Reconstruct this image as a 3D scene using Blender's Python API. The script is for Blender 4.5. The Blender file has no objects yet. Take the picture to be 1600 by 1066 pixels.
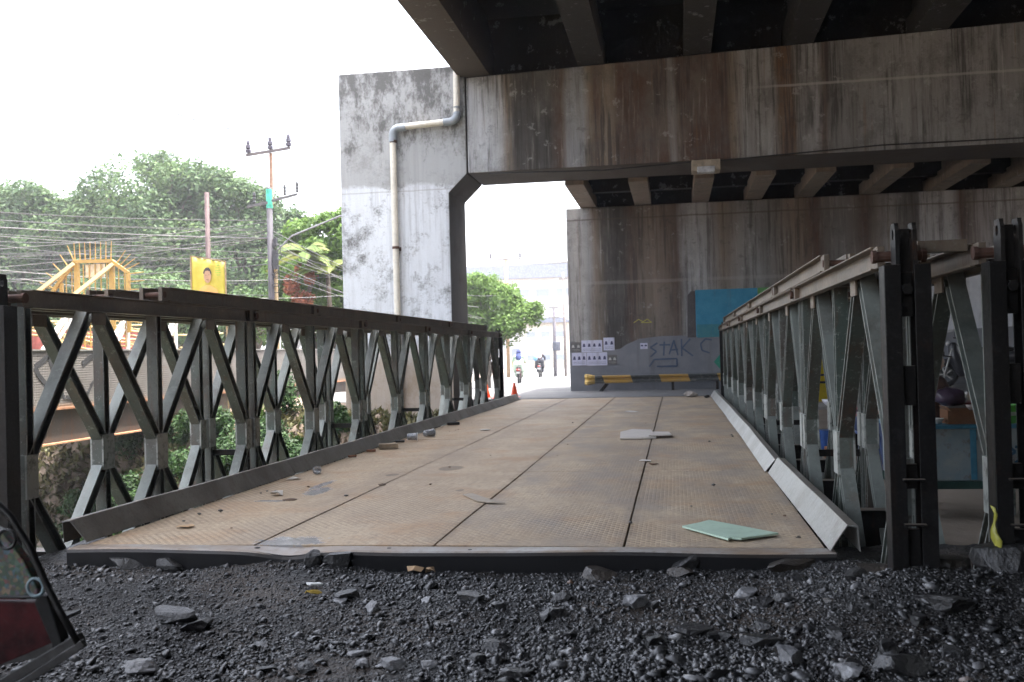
import bpy, bmesh, math, random
import numpy as np
from mathutils import Vector, Matrix
random.seed(7); RNG = np.random.default_rng(7)
S = bpy.context.scene
COL = S.collection
R = math.radians
V = Vector

# ------------------------------------------------------------------ camera
cam_d = bpy.data.cameras.new("camera"); cam = bpy.data.objects.new("camera", cam_d); COL.objects.link(cam)
CR = V((0.98673364, 0.16025282, -0.02599532)); CU = V((0.02751755, -0.00728664, 0.99959476)); CF = V((-0.15999846, 0.98704911, 0.01159974))
M = Matrix((CR, CU, -CF)).transposed().to_4x4(); M.translation = V((1.2229, -4.9276, 0.9551)); cam.matrix_world = M
cam_d.sensor_width = 36; cam_d.lens = 35.302; cam_d.clip_start = 0.05; cam_d.clip_end = 2000
cam_d.dof.use_dof = True; cam_d.dof.focus_distance = 7.0; cam_d.dof.aperture_fstop = 5.0
S.camera = cam
# ------------------------------------------------------------------ sky, sun, exposure
SUN_EL, SUN_AZ = 78.0, 72.0      # azimuth clockwise from +Y
w = bpy.data.worlds.new("World"); S.world = w; w.use_nodes = True
wn = w.node_tree; sky = wn.nodes.new('ShaderNodeTexSky'); sky.sky_type = 'NISHITA'; sky.sun_disc = False
sky.sun_elevation = R(SUN_EL); sky.sun_rotation = R(SUN_AZ); sky.air_density = 1.0; sky.dust_density = 6.0; sky.ozone_density = 1.0
bg = wn.nodes['Background']; bg.inputs[1].default_value = 0.15
hs = wn.nodes.new('ShaderNodeHueSaturation'); hs.inputs['Saturation'].default_value = .55
wn.links.new(sky.outputs[0], hs.inputs['Color']); wn.links.new(hs.outputs[0], bg.inputs[0])
sd = bpy.data.lights.new("sun", 'SUN'); sd.energy = 2.0; sd.angle = R(0.6); sd.color = (1, .95, .88)
sun = bpy.data.objects.new("sun", sd); COL.objects.link(sun)
sdir = V((math.sin(R(SUN_AZ))*math.cos(R(SUN_EL)), math.cos(R(SUN_AZ))*math.cos(R(SUN_EL)), math.sin(R(SUN_EL))))
sun.rotation_euler = sdir.to_track_quat('Z', 'Y').to_euler(); sun.location = (0, 0, 60)
S.view_settings.view_transform = 'Standard'; S.view_settings.look = 'None'; S.view_settings.gamma = 1
S.view_settings.exposure = 2.98
S.cycles.max_bounces = 8; S.cycles.diffuse_bounces = 5; S.cycles.glossy_bounces = 3; S.cycles.transmission_bounces = 4
S.cycles.volume_bounces = 0; S.cycles.transparent_max_bounces = 6; S.cycles.sample_clamp_indirect = 6
S.cycles.caustics_reflective = False; S.cycles.caustics_refractive = False
try: S.cycles.use_denoising = True
except Exception: pass

# ------------------------------------------------------------------ node helper
class NG:
    def __init__(s, name):
        s.m = bpy.data.materials.new(name); s.m.use_nodes = True; s.t = s.m.node_tree
        s.b = s.t.nodes['Principled BSDF']; s.o = s.t.nodes['Material Output']
        s.tc = s.t.nodes.new('ShaderNodeTexCoord').outputs['Object']
    def n(s, ty, **k):
        x = s.t.nodes.new(ty)
        for a, v in k.items(): setattr(x, a, v)
        return x
    def put(s, sock, v):
        if isinstance(v, bpy.types.NodeSocket): s.t.links.new(v, sock)
        elif isinstance(v, (tuple, list)) and len(v) == 3 and sock.type == 'RGBA': sock.default_value = (*v, 1)
        else: sock.default_value = v
    def map(s, scale=(1, 1, 1), loc=(0, 0, 0), rot=(0, 0, 0), src=None):
        x = s.n('ShaderNodeMapping'); s.put(x.inputs[0], src or s.tc)
        x.inputs['Scale'].default_value = scale; x.inputs['Location'].default_value = loc; x.inputs['Rotation'].default_value = rot
        return x.outputs[0]
    def noise(s, scale, detail=4, rough=.55, vec=None, dist=0):
        x = s.n('ShaderNodeTexNoise'); s.put(x.inputs['Vector'], vec or s.tc)
        x.inputs['Scale'].default_value = scale; x.inputs['Detail'].default_value = detail; x.inputs['Roughness'].default_value = rough; x.inputs['Distortion'].default_value = dist
        return x.outputs['Fac']
    def voro(s, scale, vec=None, feat='F1', out='Distance', rnd=1):
        x = s.n('ShaderNodeTexVoronoi'); x.feature = feat; s.put(x.inputs['Vector'], vec or s.tc); x.inputs['Scale'].default_value = scale; x.inputs['Randomness'].default_value = rnd
        return x.outputs[out]
    def ramp(s, f, stops, interp='LINEAR'):
        x = s.n('ShaderNodeValToRGB'); s.put(x.inputs[0], f); e = x.color_ramp.elements; x.color_ramp.interpolation = interp
        while len(e) > 1: e.remove(e[0])
        for i, (p, c) in enumerate(stops):
            q = e[0] if i == 0 else e.new(p)
            q.position = p; q.color = (*c, 1) if isinstance(c, (tuple, list)) else (c, c, c, 1)
        return x.outputs[0]
    def step(s, f, a, b): return s.ramp(f, [(a, 0.0), (b, 1.0)])
    def mix(s, f, a, b, mode='MIX'):
        x = s.n('ShaderNodeMix'); x.data_type = 'RGBA'; x.blend_type = mode
        s.put(x.inputs[0], f); s.put(x.inputs[6], a); s.put(x.inputs[7], b); return x.outputs[2]
    def math(s, op, a, b=0.0, c=0.0):
        x = s.n('ShaderNodeMath'); x.operation = op; s.put(x.inputs[0], a); s.put(x.inputs[1], b)
        if len(x.inputs) > 2: s.put(x.inputs[2], c)
        return x.outputs[0]
    def xyz(s, src=None):
        x = s.n('ShaderNodeSeparateXYZ'); s.put(x.inputs[0], src or s.tc); return x.outputs
    def bump(s, h, strength=.3, dist=.01, normal=None):
        x = s.n('ShaderNodeBump'); x.inputs['Strength'].default_value = strength; x.inputs['Distance'].default_value = dist
        s.put(x.inputs['Height'], h)
        if normal: s.put(x.inputs['Normal'], normal)
        return x.outputs[0]
    def fin(s, col=None, rough=None, normal=None, metal=None, spec=None):
        if col is not None: s.put(s.b.inputs['Base Color'], col)
        if rough is not None: s.put(s.b.inputs['Roughness'], rough)
        if normal is not None: s.put(s.b.inputs['Normal'], normal)
        if metal is not None: s.put(s.b.inputs['Metallic'], metal)
        if spec is not None: s.put(s.b.inputs['Specular IOR Level'], spec)
        return s.m
    def objrand(s):
        return s.n('ShaderNodeObjectInfo').outputs['Random']

def plain(name, c, rough=.6, metal=0, var=.25, scale=8, bump=.1):
    g = NG(name); f = g.noise(scale, 5, .6)
    d = tuple(x*(1-var) for x in c); l = tuple(min(1, x*(1+var)) for x in c)
    f2 = g.noise(scale*6, 4, .6)
    col = g.mix(g.step(f, .35, .65), d, l); col = g.mix(g.math('MULTIPLY', g.step(f2, .52, .7), .35), col, tuple(x*.55+.02 for x in c))
    return g.fin(col, rough, g.bump(f2, bump, .01), metal)

def steel(name, c1, c2, dirt, light, rough=.5, rust=.25, metal=.25, dust_lit=(.20, .165, .13), dz=(.5, .95), worn_lit=None):
    g = NG(name); r = g.objrand()
    off = g.n('ShaderNodeVectorMath'); off.operation = 'ADD'; g.put(off.inputs[0], g.tc)
    cmb = g.n('ShaderNodeCombineXYZ'); g.put(cmb.inputs[0], g.math('MULTIPLY', r, 37.0)); g.put(cmb.inputs[1], g.math('MULTIPLY', r, 11.0)); g.put(off.inputs[1], cmb.outputs[0])
    v = off.outputs[0]
    base = g.mix(g.math('FRACT', g.math('MULTIPLY', r, 7.3)), c1, c2)
    n1 = g.noise(2.2, 5, .6, v); n2 = g.noise(16, 6, .7, v); n3 = g.noise(60, 4, .6, v)
    col = g.mix(g.step(n1, .42, .66), base, dirt)
    col = g.mix(g.math('MULTIPLY', g.step(n2, .58, .66), .55), col, light)
    col = g.mix(g.math('MULTIPLY', g.step(g.noise(7, 6, .75, v), .60, .68), rust), col, (.16, .065, .03))
    col = g.mix(g.math('MULTIPLY', g.step(n3, .5, .75), .4), col, (.03, .03, .028))
    sv = g.noise(9, 6, .7, g.map((1, 1, .12), src=v)); col = g.mix(g.math('MULTIPLY', g.step(sv, .56, .66), min(1, rust*1.6)), col, (.11, .055, .03)); col = g.mix(g.math('MULTIPLY', g.step(g.noise(34, 6, .8, v), .60, .64), .6), col, light)
    if worn_lit:      # outer flange edges and gusset faces: rubbed paint plus sky light put into colour
        ax = g.math('ABSOLUTE', g.xyz()[0]); col = g.mix(g.math('MULTIPLY', g.step(ax, .0362, .0372), g.math('MULTIPLY', g.step(n2, .35, .5), .8)), col, worn_lit)
    # upward faces: dusty tone, which on green_steel also paints in light from the sky
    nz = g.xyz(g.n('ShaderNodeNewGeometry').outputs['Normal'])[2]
    col = g.mix(g.math('MULTIPLY', g.math('MULTIPLY', g.step(nz, *dz), .75), g.step(g.noise(5, 6, .7, v), .25, .55)), col, dust_lit)
    return g.fin(col, g.math('ADD', g.math('MULTIPLY', n2, .35), rough-.15), g.bump(n3, .25, .004), metal)

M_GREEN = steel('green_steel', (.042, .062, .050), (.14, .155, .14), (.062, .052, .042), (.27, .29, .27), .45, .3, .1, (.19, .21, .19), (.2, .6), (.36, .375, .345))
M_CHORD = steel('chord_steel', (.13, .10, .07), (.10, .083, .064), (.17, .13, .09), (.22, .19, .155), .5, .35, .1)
M_DARK = steel('dark_steel', (.014, .014, .014), (.018, .018, .017), (.022, .019, .016), (.045, .045, .043), .5, .2)
M_BLACK = steel('black_steel', (.006, .006, .0065), (.007, .007, .007), (.011, .010, .009), (.022, .022, .022), .42, .06, .1)
M_RUST = plain('rusty_steel', (.085, .042, .028), .8, .2)
M_GALV = steel('galvanised_steel', (.32, .32, .30), (.37, .37, .35), (.24, .23, .205), (.46, .47, .46), .36, .2, .45)
M_KERBL = steel('kerb_steel', (.16, .155, .14), (.20, .195, .18), (.10, .088, .075), (.17, .168, .16), .5, .15, .2)

# ------------------------------------------------------------------ mesh helpers
class MB:
    def __init__(s): s.v = []; s.f = []; s.sm = False
    def add(s, vs, fs):
        o = len(s.v); s.v += [tuple(p) for p in vs]; s.f += [tuple(i+o for i in q) for q in fs]; return s
    def box(s, a, b, rz=0, c=None):
        x0, y0, z0 = a; x1, y1, z1 = b
        P = [V(p) for p in ((x0,y0,z0),(x1,y0,z0),(x1,y1,z0),(x0,y1,z0),(x0,y0,z1),(x1,y0,z1),(x1,y1,z1),(x0,y1,z1))]
        if rz:
            c = V(c) if c else V(((x0+x1)/2, (y0+y1)/2, 0)); m = Matrix.Rotation(rz, 3, 'Z'); P = [m@(p-c)+c for p in P]
        return s.add(P, [(0,3,2,1),(4,5,6,7),(0,1,5,4),(1,2,6,5),(2,3,7,6),(3,0,4,7)])
    def bar(s, p, q, wd, ht, up=(0, 0, 1)):
        """box section from p to q; wd across, ht along 'up'"""
        p, q, up = V(p), V(q), V(up); d = (q-p).normalized(); sd = d.cross(up)
        if sd.length < 1e-4: sd = d.cross(V((1, 0, 0)))
        sd.normalize(); u = sd.cross(d); a = sd*wd/2; b = u*ht/2
        P = [p-a-b, p+a-b, p+a+b, p-a+b, q-a-b, q+a-b, q+a+b, q-a+b]
        return s.add(P, [(0,1,2,3),(4,7,6,5),(0,4,5,1),(1,5,6,2),(2,6,7,3),(3,7,4,0)])
    def ibar(s, p, q, h, wd, t=.009):
        """I-section in the Y-Z plane: web in plane, flanges wd wide along X"""
        p, q = V(p), V(q); d = (q-p).normalized(); X = V((1, 0, 0)); n = d.cross(X).normalized()
        for sg in (-1, 1):
            o = n*(sg*(h/2-t/2)); s.bar(p+o, q+o, wd, t, n)
        s.bar(p, q, .012, h-2*t-.001, n); return s
    def tube(s, pts, r, k=8, cap=True):
        pts = [V(p) for p in pts]; n = len(pts); rs = r if isinstance(r, (list, tuple)) else [r]*n
        o = len(s.v); ref = V((0, 0, 1))
        d0 = (pts[1]-pts[0]).normalized()
        if abs(d0.z) > .9: ref = V((1, 0, 0))
        for i in range(n):
            d = (pts[min(i+1, n-1)]-pts[max(i-1, 0)]).normalized(); a = d.cross(ref)
            if a.length < 1e-3: a = d.cross(V((0, 1, 0)))
            a.normalize(); b = a.cross(d); ref = b.cross(d)*-1 if False else ref
            for j in range(k):
                t = 2*math.pi*j/k; s.v.append(tuple(pts[i]+(a*math.cos(t)+b*math.sin(t))*rs[i]))
        for i in range(n-1):
            for j in range(k):
                s.f.append((o+i*k+j, o+i*k+(j+1) % k, o+(i+1)*k+(j+1) % k, o+(i+1)*k+j))
        if cap: s.f.append(tuple(o+j for j in range(k))[::-1]); s.f.append(tuple(o+(n-1)*k+j for j in range(k)))
        return s
    def lathe(s, prof, c=(0, 0, 0), k=16, cap=True):
        c = V(c); o = len(s.v)
        for r, z in prof:
            for j in range(k):
                t = 2*math.pi*j/k; s.v.append((c.x+r*math.cos(t), c.y+r*math.sin(t), c.z+z))
        for i in range(len(prof)-1):
            for j in range(k): s.f.append((o+i*k+j, o+i*k+(j+1) % k, o+(i+1)*k+(j+1) % k, o+(i+1)*k+j))
        if cap: s.f.append(tuple(o+j for j in range(k))[::-1]); s.f.append(tuple(o+(len(prof)-1)*k+j for j in range(k)))
        return s
    def prism(s, poly, axis, a, b):
        """poly of 2-D points; extruded along axis from a to b"""
        n = len(poly)
        def P(u, w_, t): return {'x': (t, u, w_), 'y': (u, t, w_), 'z': (u, w_, t)}[axis]
        vs = [P(u, w_, a) for u, w_ in poly]+[P(u, w_, b) for u, w_ in poly]
        return s.add(vs, [tuple(range(n))[::-1], tuple(range(n, 2*n))]+[(i, (i+1) % n, n+(i+1) % n, n+i) for i in range(n)])
    def blob(s, c, r, rough=.2, seed=0, k=1):
        bm = bmesh.new(); bmesh.ops.create_icosphere(bm, subdivisions=k, radius=1); rd = random.Random(seed)
        vs = [V(v.co)*(1+rd.uniform(-rough, rough)) for v in bm.verts]; fs = [tuple(v.index for v in f.verts) for f in bm.faces]; bm.free()
        r = r if isinstance(r, (tuple, list)) else (r, r, r)
        return s.add([(c[0]+v.x*r[0], c[1]+v.y*r[1], c[2]+v.z*r[2]) for v in vs], fs)
    def build(s, name, mat, parent=None, smooth=False, bev=0, fix=True):
        me = bpy.data.meshes.new(name); me.from_pydata(s.v, [], s.f); me.update()
        if fix:
            bm = bmesh.new(); bm.from_mesh(me); bmesh.ops.recalc_face_normals(bm, faces=bm.faces); bm.to_mesh(me); bm.free()
        if smooth: me.shade_smooth()
        o = bpy.data.objects.new(name, me); COL.objects.link(o)
        if mat: me.materials.append(mat)
        if parent: o.parent = parent
        if bev:
            b = o.modifiers.new('bevel', 'BEVEL'); b.width = bev; b.segments = 2; b.limit_method = 'ANGLE'; b.angle_limit = R(40)
        return o
def raw(name, v, f, mat, parent=None, smooth=False, attr=None):
    """fast numpy mesh: v (n,3), f (m,k)"""
    me = bpy.data.meshes.new(name); v = np.asarray(v, np.float32); f = np.asarray(f, np.int32)
    me.vertices.add(len(v)); me.vertices.foreach_set('co', v.ravel())
    me.loops.add(f.size); me.loops.foreach_set('vertex_index', f.ravel())
    me.polygons.add(len(f)); me.polygons.foreach_set('loop_start', np.arange(len(f), dtype=np.int32)*f.shape[1])
    me.update(calc_edges=True); me.validate()
    if attr is not None:
        a = me.attributes.new('tone', 'FLOAT', 'FACE'); a.data.foreach_set('value', np.asarray(attr, np.float32))
    if smooth: me.shade_smooth()
    me.materials.append(mat); o = bpy.data.objects.new(name, me); COL.objects.link(o)
    if parent: o.parent = parent
    return o
def tag(o, label=None, cat=None, group=None, kind=None):
    if label: o['label'] = label
    if cat: o['category'] = cat
    if group: o['group'] = group
    if kind: o['kind'] = kind
    return o
def thing(name, label, cat, loc=(0, 0, 0), rz=0, group=None):
    o = bpy.data.objects.new(name, None); COL.objects.link(o); o.location = loc; o.rotation_euler = (0, 0, rz); o.empty_display_size = .1
    return tag(o, label, cat, group)
def lk(o, parent, loc=None, name=None):
    c = o.copy(); COL.objects.link(c); c.parent = parent
    if loc is not None: c.location = loc
    return c
def copy_tree(o, parent=None):
    kids = list(o.children); c = o.copy(); COL.objects.link(c); c.parent = parent
    for ch in kids: copy_tree(ch, c)
    return c
# value noise in numpy
_T = np.random.default_rng(3).random((256, 256))
def vn(x, y):
    x = np.asarray(x, float); y = np.asarray(y, float); xi = np.floor(x).astype(int); yi = np.floor(y).astype(int); fx = x-xi; fy = y-yi
    fx = fx*fx*(3-2*fx); fy = fy*fy*(3-2*fy); a = _T[xi % 256, yi % 256]; b = _T[(xi+1) % 256, yi % 256]; c = _T[xi % 256, (yi+1) % 256]; d = _T[(xi+1) % 256, (yi+1) % 256]
    return (a*(1-fx)+b*fx)*(1-fy)+(c*(1-fx)+d*fx)*fy-.5
def fbm(x, y, o=4, s=1.0):
    r = 0; a = 1
    for i in range(o): r = r+a*vn(x*s+17.3*i, y*s+5.1*i); a *= .5; s *= 2.03
    return r
def sst(a, b, x): t = np.clip((x-a)/(b-a), 0, 1); return t*t*(3-2*t)

# ------------------------------------------------------------------ ground
def gz(x, y):
    x = np.asarray(x, float); y = np.asarray(y, float)
    z = np.full(np.broadcast(x, y).shape, -.25)
    z = z+sst(14, 15.4, y)*.235                                 # up to road level past the bridge
    z = z-sst(20, 36, y)*.55                                    # road falls away
    n = fbm(x, y, 4, .7)
    left = 1-sst(1.6, 2.9, x)                                   # river zone, left of and below the bridge
    riv = sst(.15, 1.1, y)*(1-sst(9.3+.4*n, 12.6+.8*n, y+.12*(x+8)))
    z = z-left*riv*(2.35)+left*riv*n*.35
    z = z-(1-left)*sst(.2, 1, y)*(1-sst(12, 16, y))*.17         # dirt yard on the right
    z = z+sst(-9.4, -11.5, x)*0.0
    z = z+left*sst(8, 9.5, y)*(1-sst(13, 14, y))*(.35*fbm(x, y, 4, 2.3)+.22*fbm(x, y, 3, 7))
    z = np.where((np.abs(x) < 3.1) & (y > .15) & (y < 15.25), np.minimum(z, -.2), z)
    return z
def grid(xs, ys, zf):
    X, Y = np.meshgrid(xs, ys, indexing='ij'); Z = zf(X, Y); v = np.stack([X, Y, Z], -1).reshape(-1, 3)
    a, b = len(xs), len(ys); i = (np.arange(a-1)[:, None]*b+np.arange(b-1)[None]).ravel()
    return v, np.stack([i, i+b, i+b+1, i+1], 1)
def mat_ground():
    g = NG('dirt_ground'); n = g.noise(.9, 6, .6); n2 = g.noise(9, 6, .65)
    col = g.mix(g.step(n, .38, .62), (.11, .08, .058), (.17, .13, .095))
    col = g.mix(g.math('MULTIPLY', g.step(n2, .5, .68), .6), col, (.11, .085, .065))
    col = g.mix(g.math('MULTIPLY', g.step(g.noise(40, 4, .6), .6, .7), .6), col, (.30, .27, .24))
    x = g.xyz()[0]; col = g.mix(g.math('MULTIPLY', g.step(g.math('DIVIDE', x, 20.0), .125, .15), .85), col, g.mix(g.step(n, .4, .6), (.27, .22, .17), (.34, .28, .22)))
    return g.fin(col, .9, g.bump(n2, .6, .04))
xs = np.unique(np.concatenate([np.linspace(-600, -40, 15), np.linspace(-40, -14, 14), np.arange(-14, -11, .2), np.arange(-11, -3, .09), np.arange(-3, 6, .2), np.linspace(6, 20, 15), np.linspace(20, 600, 15)]))
ys = np.unique(np.concatenate([np.linspace(-300, -10, 10), np.linspace(-10, 0, 21), np.arange(0, 9, .2), np.arange(9, 13.2, .09), np.arange(13.2, 18, .2), np.linspace(18, 60, 43), np.linspace(60, 900, 20)]))
v, f = grid(xs, ys, lambda X, Y: np.where((X > -3.3) & (X < 4.4) & (Y < .1) & (Y > -5.4), gz(X, Y)-.15, gz(X, Y)))
tag(raw('ground', v, f, mat_ground(), smooth=True), kind='structure')

# sunlit asphalt road past the bridge
def mat_asphalt():
    g = NG('old_asphalt'); n = g.noise(1.3, 5, .6); n2 = g.noise(45, 4, .7)
    col = g.mix(g.step(n, .35, .65), (.09, .09, .095), (.14, .138, .135)); col = g.mix(g.step(n2, .45, .7), col, (.12, .12, .12))
    col = g.mix(g.math('MULTIPLY', g.step(g.noise(5, 5, .7), .6, .66), .7), col, (.22, .22, .22))
    return g.fin(col, .85, g.bump(n2, .3, .01))
M_ASPH = mat_asphalt()
def roadl(Y): return np.interp(Y, [15, 20, 30, 43, 56, 136, 300], [-6.5, -8, -8.8, -9.3, -10.1, -13.7, -20])
def roadr(Y): return np.interp(Y, [15, 18.7, 18.9, 40, 56, 136, 300], [12, 12, -1.0, -1.4, -2.5, -5, -9])
yy = np.concatenate([np.arange(15.35, 18.6, .4), [18.7], np.linspace(18.9, 60, 40), np.linspace(65, 300, 20)])
rv = []; rf = []
K = 14
for y in yy:
    for t in np.linspace(0, 1, K): x = roadl(y)*(1-t)+roadr(y)*t; rv.append((x, y, float(gz(x, y))+.02))
for i in range(len(yy)-1):
    for j in range(K-1): rf.append((i*K+j, i*K+j+1, (i+1)*K+j+1, (i+1)*K+j))
tag(raw('road', rv, rf, M_ASPH, smooth=True), kind='structure')
# raised pavement on the far left side of the road, with a stone kerb
m = MB(); pv = []; pf = []; yy2 = np.linspace(24, 200, 60)
for y in yy2:
    x = roadl(y); z = float(gz(x, y))
    pv += [(x, y, z-.1), (x, y, z+.16), (x-.18, y, z+.17), (x-3.6, y, z+.17), (x-3.6, y, z-.3)]
for i in range(len(yy2)-1):
    for j in range(4): pf.append((i*5+j, i*5+j+1, (i+1)*5+j+1, (i+1)*5+j))
tag(raw('pavement', pv, pf, plain('pavement_concrete', (.22, .19, .16), .85)), kind='structure')

# river water
def mat_water():
    g = NG('murky_water'); n = g.noise(3, 4, .6, g.map((1, 2.5, 1)))
    return g.fin(g.mix(g.step(g.noise(.8), .4, .6), (.10, .115, .075), (.16, .17, .12)), .08, g.bump(n, .12, .03))
v, f = grid(np.linspace(-40, 2.4, 40), np.linspace(.2, 13.5, 20), lambda X, Y: X*0-2.05)
tag(raw('river_water', v, f, mat_water()), kind='structure')

# ------------------------------------------------------------------ foreground gravel bed
PIL = [(2.15, -.72, .30, .14), (2.55, -.75, .22, .11), (2.0, -.15, .25, .05), (-.6, .02, .4, .02), (1.7, -.9, .5, .03), (-.75, -1.15, .2, .05), (3.0, -.4, .5, .08)]
def gv(x, y, fine=True):
    z = -.095-.045*sst(0, -1.2, y)+.035*fbm(x, y, 3, 1.3)
    for px, py, r, h in PIL: z = z+h*np.exp(-((x-px)**2+(y-py)**2)/r**2)
    if fine: z = z+.012*fbm(x, y, 3, 16)+.008*fbm(x, y, 2, 70)
    return z-.5*sst(-2.2, -3.0, x)*sst(-1.5, -.2, y)
def mat_gravel():
    g = NG('wet_black_gravel'); n = g.noise(2.2, 5, .6); n2 = g.noise(55, 5, .7); vv = g.voro(70)
    col = g.mix(g.step(n, .35, .65), (.009, .009, .0092), (.018, .017, .0165))
    col = g.mix(g.math('MULTIPLY', g.step(g.noise(1.1, 4, .6, g.map(loc=(5, 3, 0))), .48, .64), .8), col, (.050, .037, .027))
    col = g.mix(g.math('MULTIPLY', g.step(g.noise(6, 6, .7), .64, .7), .6), col, (.06, .035, .02))
    return g.fin(col, g.ramp(n2, [(.3, .35), (.7, .7)]), g.bump(g.math('ADD', n2, vv), .8, .012), spec=.3)
M_GRAV = mat_gravel()
def mat_stone():
    g = NG('wet_dark_stone'); a = g.n('ShaderNodeAttribute'); a.attribute_name = 'tone'; t = a.outputs['Fac']; n = g.noise(40, 4, .6)
    col = g.ramp(t, [(0, (.006, .006, .0065)), (.4, (.016, .016, .017)), (.62, (.055, .055, .057)), (.78, (.14, .14, .143)), (.92, (.27, .265, .26)), (.97, (.12, .06, .03)), (1, (.35, .33, .31))])
    col = g.mix(g.math('MULTIPLY', g.step(n, .45, .7), .4), col, (.02, .02, .02))
    return g.fin(col, g.math('ADD', g.math('MULTIPLY', n, .5), g.math('MULTIPLY', g.math('FRACT', g.math('MULTIPLY', t, 13.7)), .25)), g.bump(g.noise(120, 3), .3, .004), spec=.7)
M_STONE = mat_stone()
XA, XB, YA, YB = -3.2, 4.3, -5.2, -.02
v, f = grid(np.arange(XA, XB, .02), np.concatenate([np.arange(YA, -2.1, .06), np.arange(-2.1, YB, .016), np.linspace(0, .6, 20)]), gv)
tag(raw('gravel_bed', v, f, M_GRAV, smooth=True), kind='structure')
# loose stones lying on it
def ico():
    bm = bmesh.new(); bmesh.ops.create_icosphere(bm, subdivisions=1, radius=1); a = np.array([v.co[:] for v in bm.verts]); b = np.array([[v.index for v in f.verts] for f in bm.faces]); bm.free(); return a, b
IV, IF = ico()
def stones(n, xr, yr, smin, smax, seed, dens=None):
    g = np.random.default_rng(seed); x = g.uniform(*xr, n); y = yr[0]+(yr[1]-yr[0])*g.random(n)
    k = fbm(x, y, 3, 1.7)+g.normal(0, .22, n) > -.22; x, y = x[k], y[k]; n = len(x)
    s = smin*(smax/smin)**(g.random(n)**2.4)*(1+.5*sst(-.9, -1.7, y))*(.75+.35*sst(-.2, .25, fbm(x+9, y, 2, 1.1)))
    P = IV[None]*(1+g.uniform(-.33, .33, (n, 12, 1)))
    sc = np.stack([s*g.uniform(.8, 1.5, n), s*g.uniform(.7, 1.1, n), s*g.uniform(.35, .8, n)], 1)[:, None]
    P = P*sc; a = g.uniform(0, 6.28, n); t = g.normal(0, .3, n); ca, sa = np.cos(a)[:, None], np.sin(a)[:, None]
    X, Y, Z = P[..., 0].copy(), P[..., 1].copy(), P[..., 2].copy(); Z = Z+X*np.sin(t)[:, None]
    P = np.stack([X*ca-Y*sa+x[:, None], X*sa+Y*ca+y[:, None], Z+(gv(x, y)+s*.12)[:, None]], -1)
    F = (IF[None]+np.arange(n)[:, None, None]*12).reshape(-1, 3)
    tone = np.repeat(np.clip(g.beta(1.6, 2.6, n), 0, 1), 20)
    return P.reshape(-1, 3), F, tone
a1 = stones(85000, (-2.3, 3.3), (-1.85, -.08), .003, .010, 5)
a2 = stones(2600, (-2.3, 3.3), (-1.9, -.1), .010, .026, 6)
V_ = np.concatenate([a1[0], a2[0]]); F_ = np.concatenate([a1[1], a2[1]+len(a1[0])]); T_ = np.concatenate([a1[2], a2[2]])
tag(raw('gravel_stones', V_, F_, M_STONE, attr=T_), 'loose wet black gravel strewn in front of the bridge deck', 'gravel', kind='stuff')
def mat_rock(name, c, hi):
    g = NG(name); n = g.noise(14, 6, .7); n2 = g.noise(70, 4)
    col = g.mix(g.step(n, .4, .62), c, hi); col = g.mix(g.math('MULTIPLY', g.step(n2, .5, .7), .5), col, tuple(q*.4 for q in c))
    return g.fin(col, g.ramp(n, [(.3, .28), (.7, .6)]), g.bump(g.math('ADD', n, n2), .5, .012), spec=.6)
M_ROCKL = mat_rock('pale_rock', (.13, .13, .135), (.28, .28, .285)); M_ROCKD = mat_rock('dark_rock', (.010, .010, .011), (.022, .021, .020)); M_ROCKB = mat_rock('brown_rock', (.022, .018, .015), (.045, .036, .028))
def rock(x, y, sx, sy, sz, mat, label, seed, group=None, rz=0, tilt=0):
    bm = bmesh.new(); bmesh.ops.create_icosphere(bm, subdivisions=3, radius=1); rd = random.Random(seed)
    pl = [(V((rd.gauss(0, 1), rd.gauss(0, 1), rd.gauss(0, .7))).normalized(), rd.uniform(.42, .8)) for _ in range(13)]+[(V((rd.uniform(-.2,.2), rd.uniform(-.2,.2), 1)).normalized(), .55)]
    for vtx in bm.verts:
        p = vtx.co.copy()
        for n_, d in pl:
            t = p.dot(n_)
            if t > d: p -= n_*(t-d)
        p *= 1+.03*rd.uniform(-1, 1)
        vtx.co = V((p.x*sx, p.y*sy, p.z*sz))/.72
    bm.to_mesh(me := bpy.data.meshes.new('rock')); bm.free(); me.materials.append(mat)
    o = bpy.data.objects.new('rock', me); COL.objects.link(o); o.location = (x, y, float(gv(x, y, False))+sz*.35); o.rotation_euler = (tilt, tilt*.6, rz)
    return tag(o, label, 'rock', group)
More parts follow.
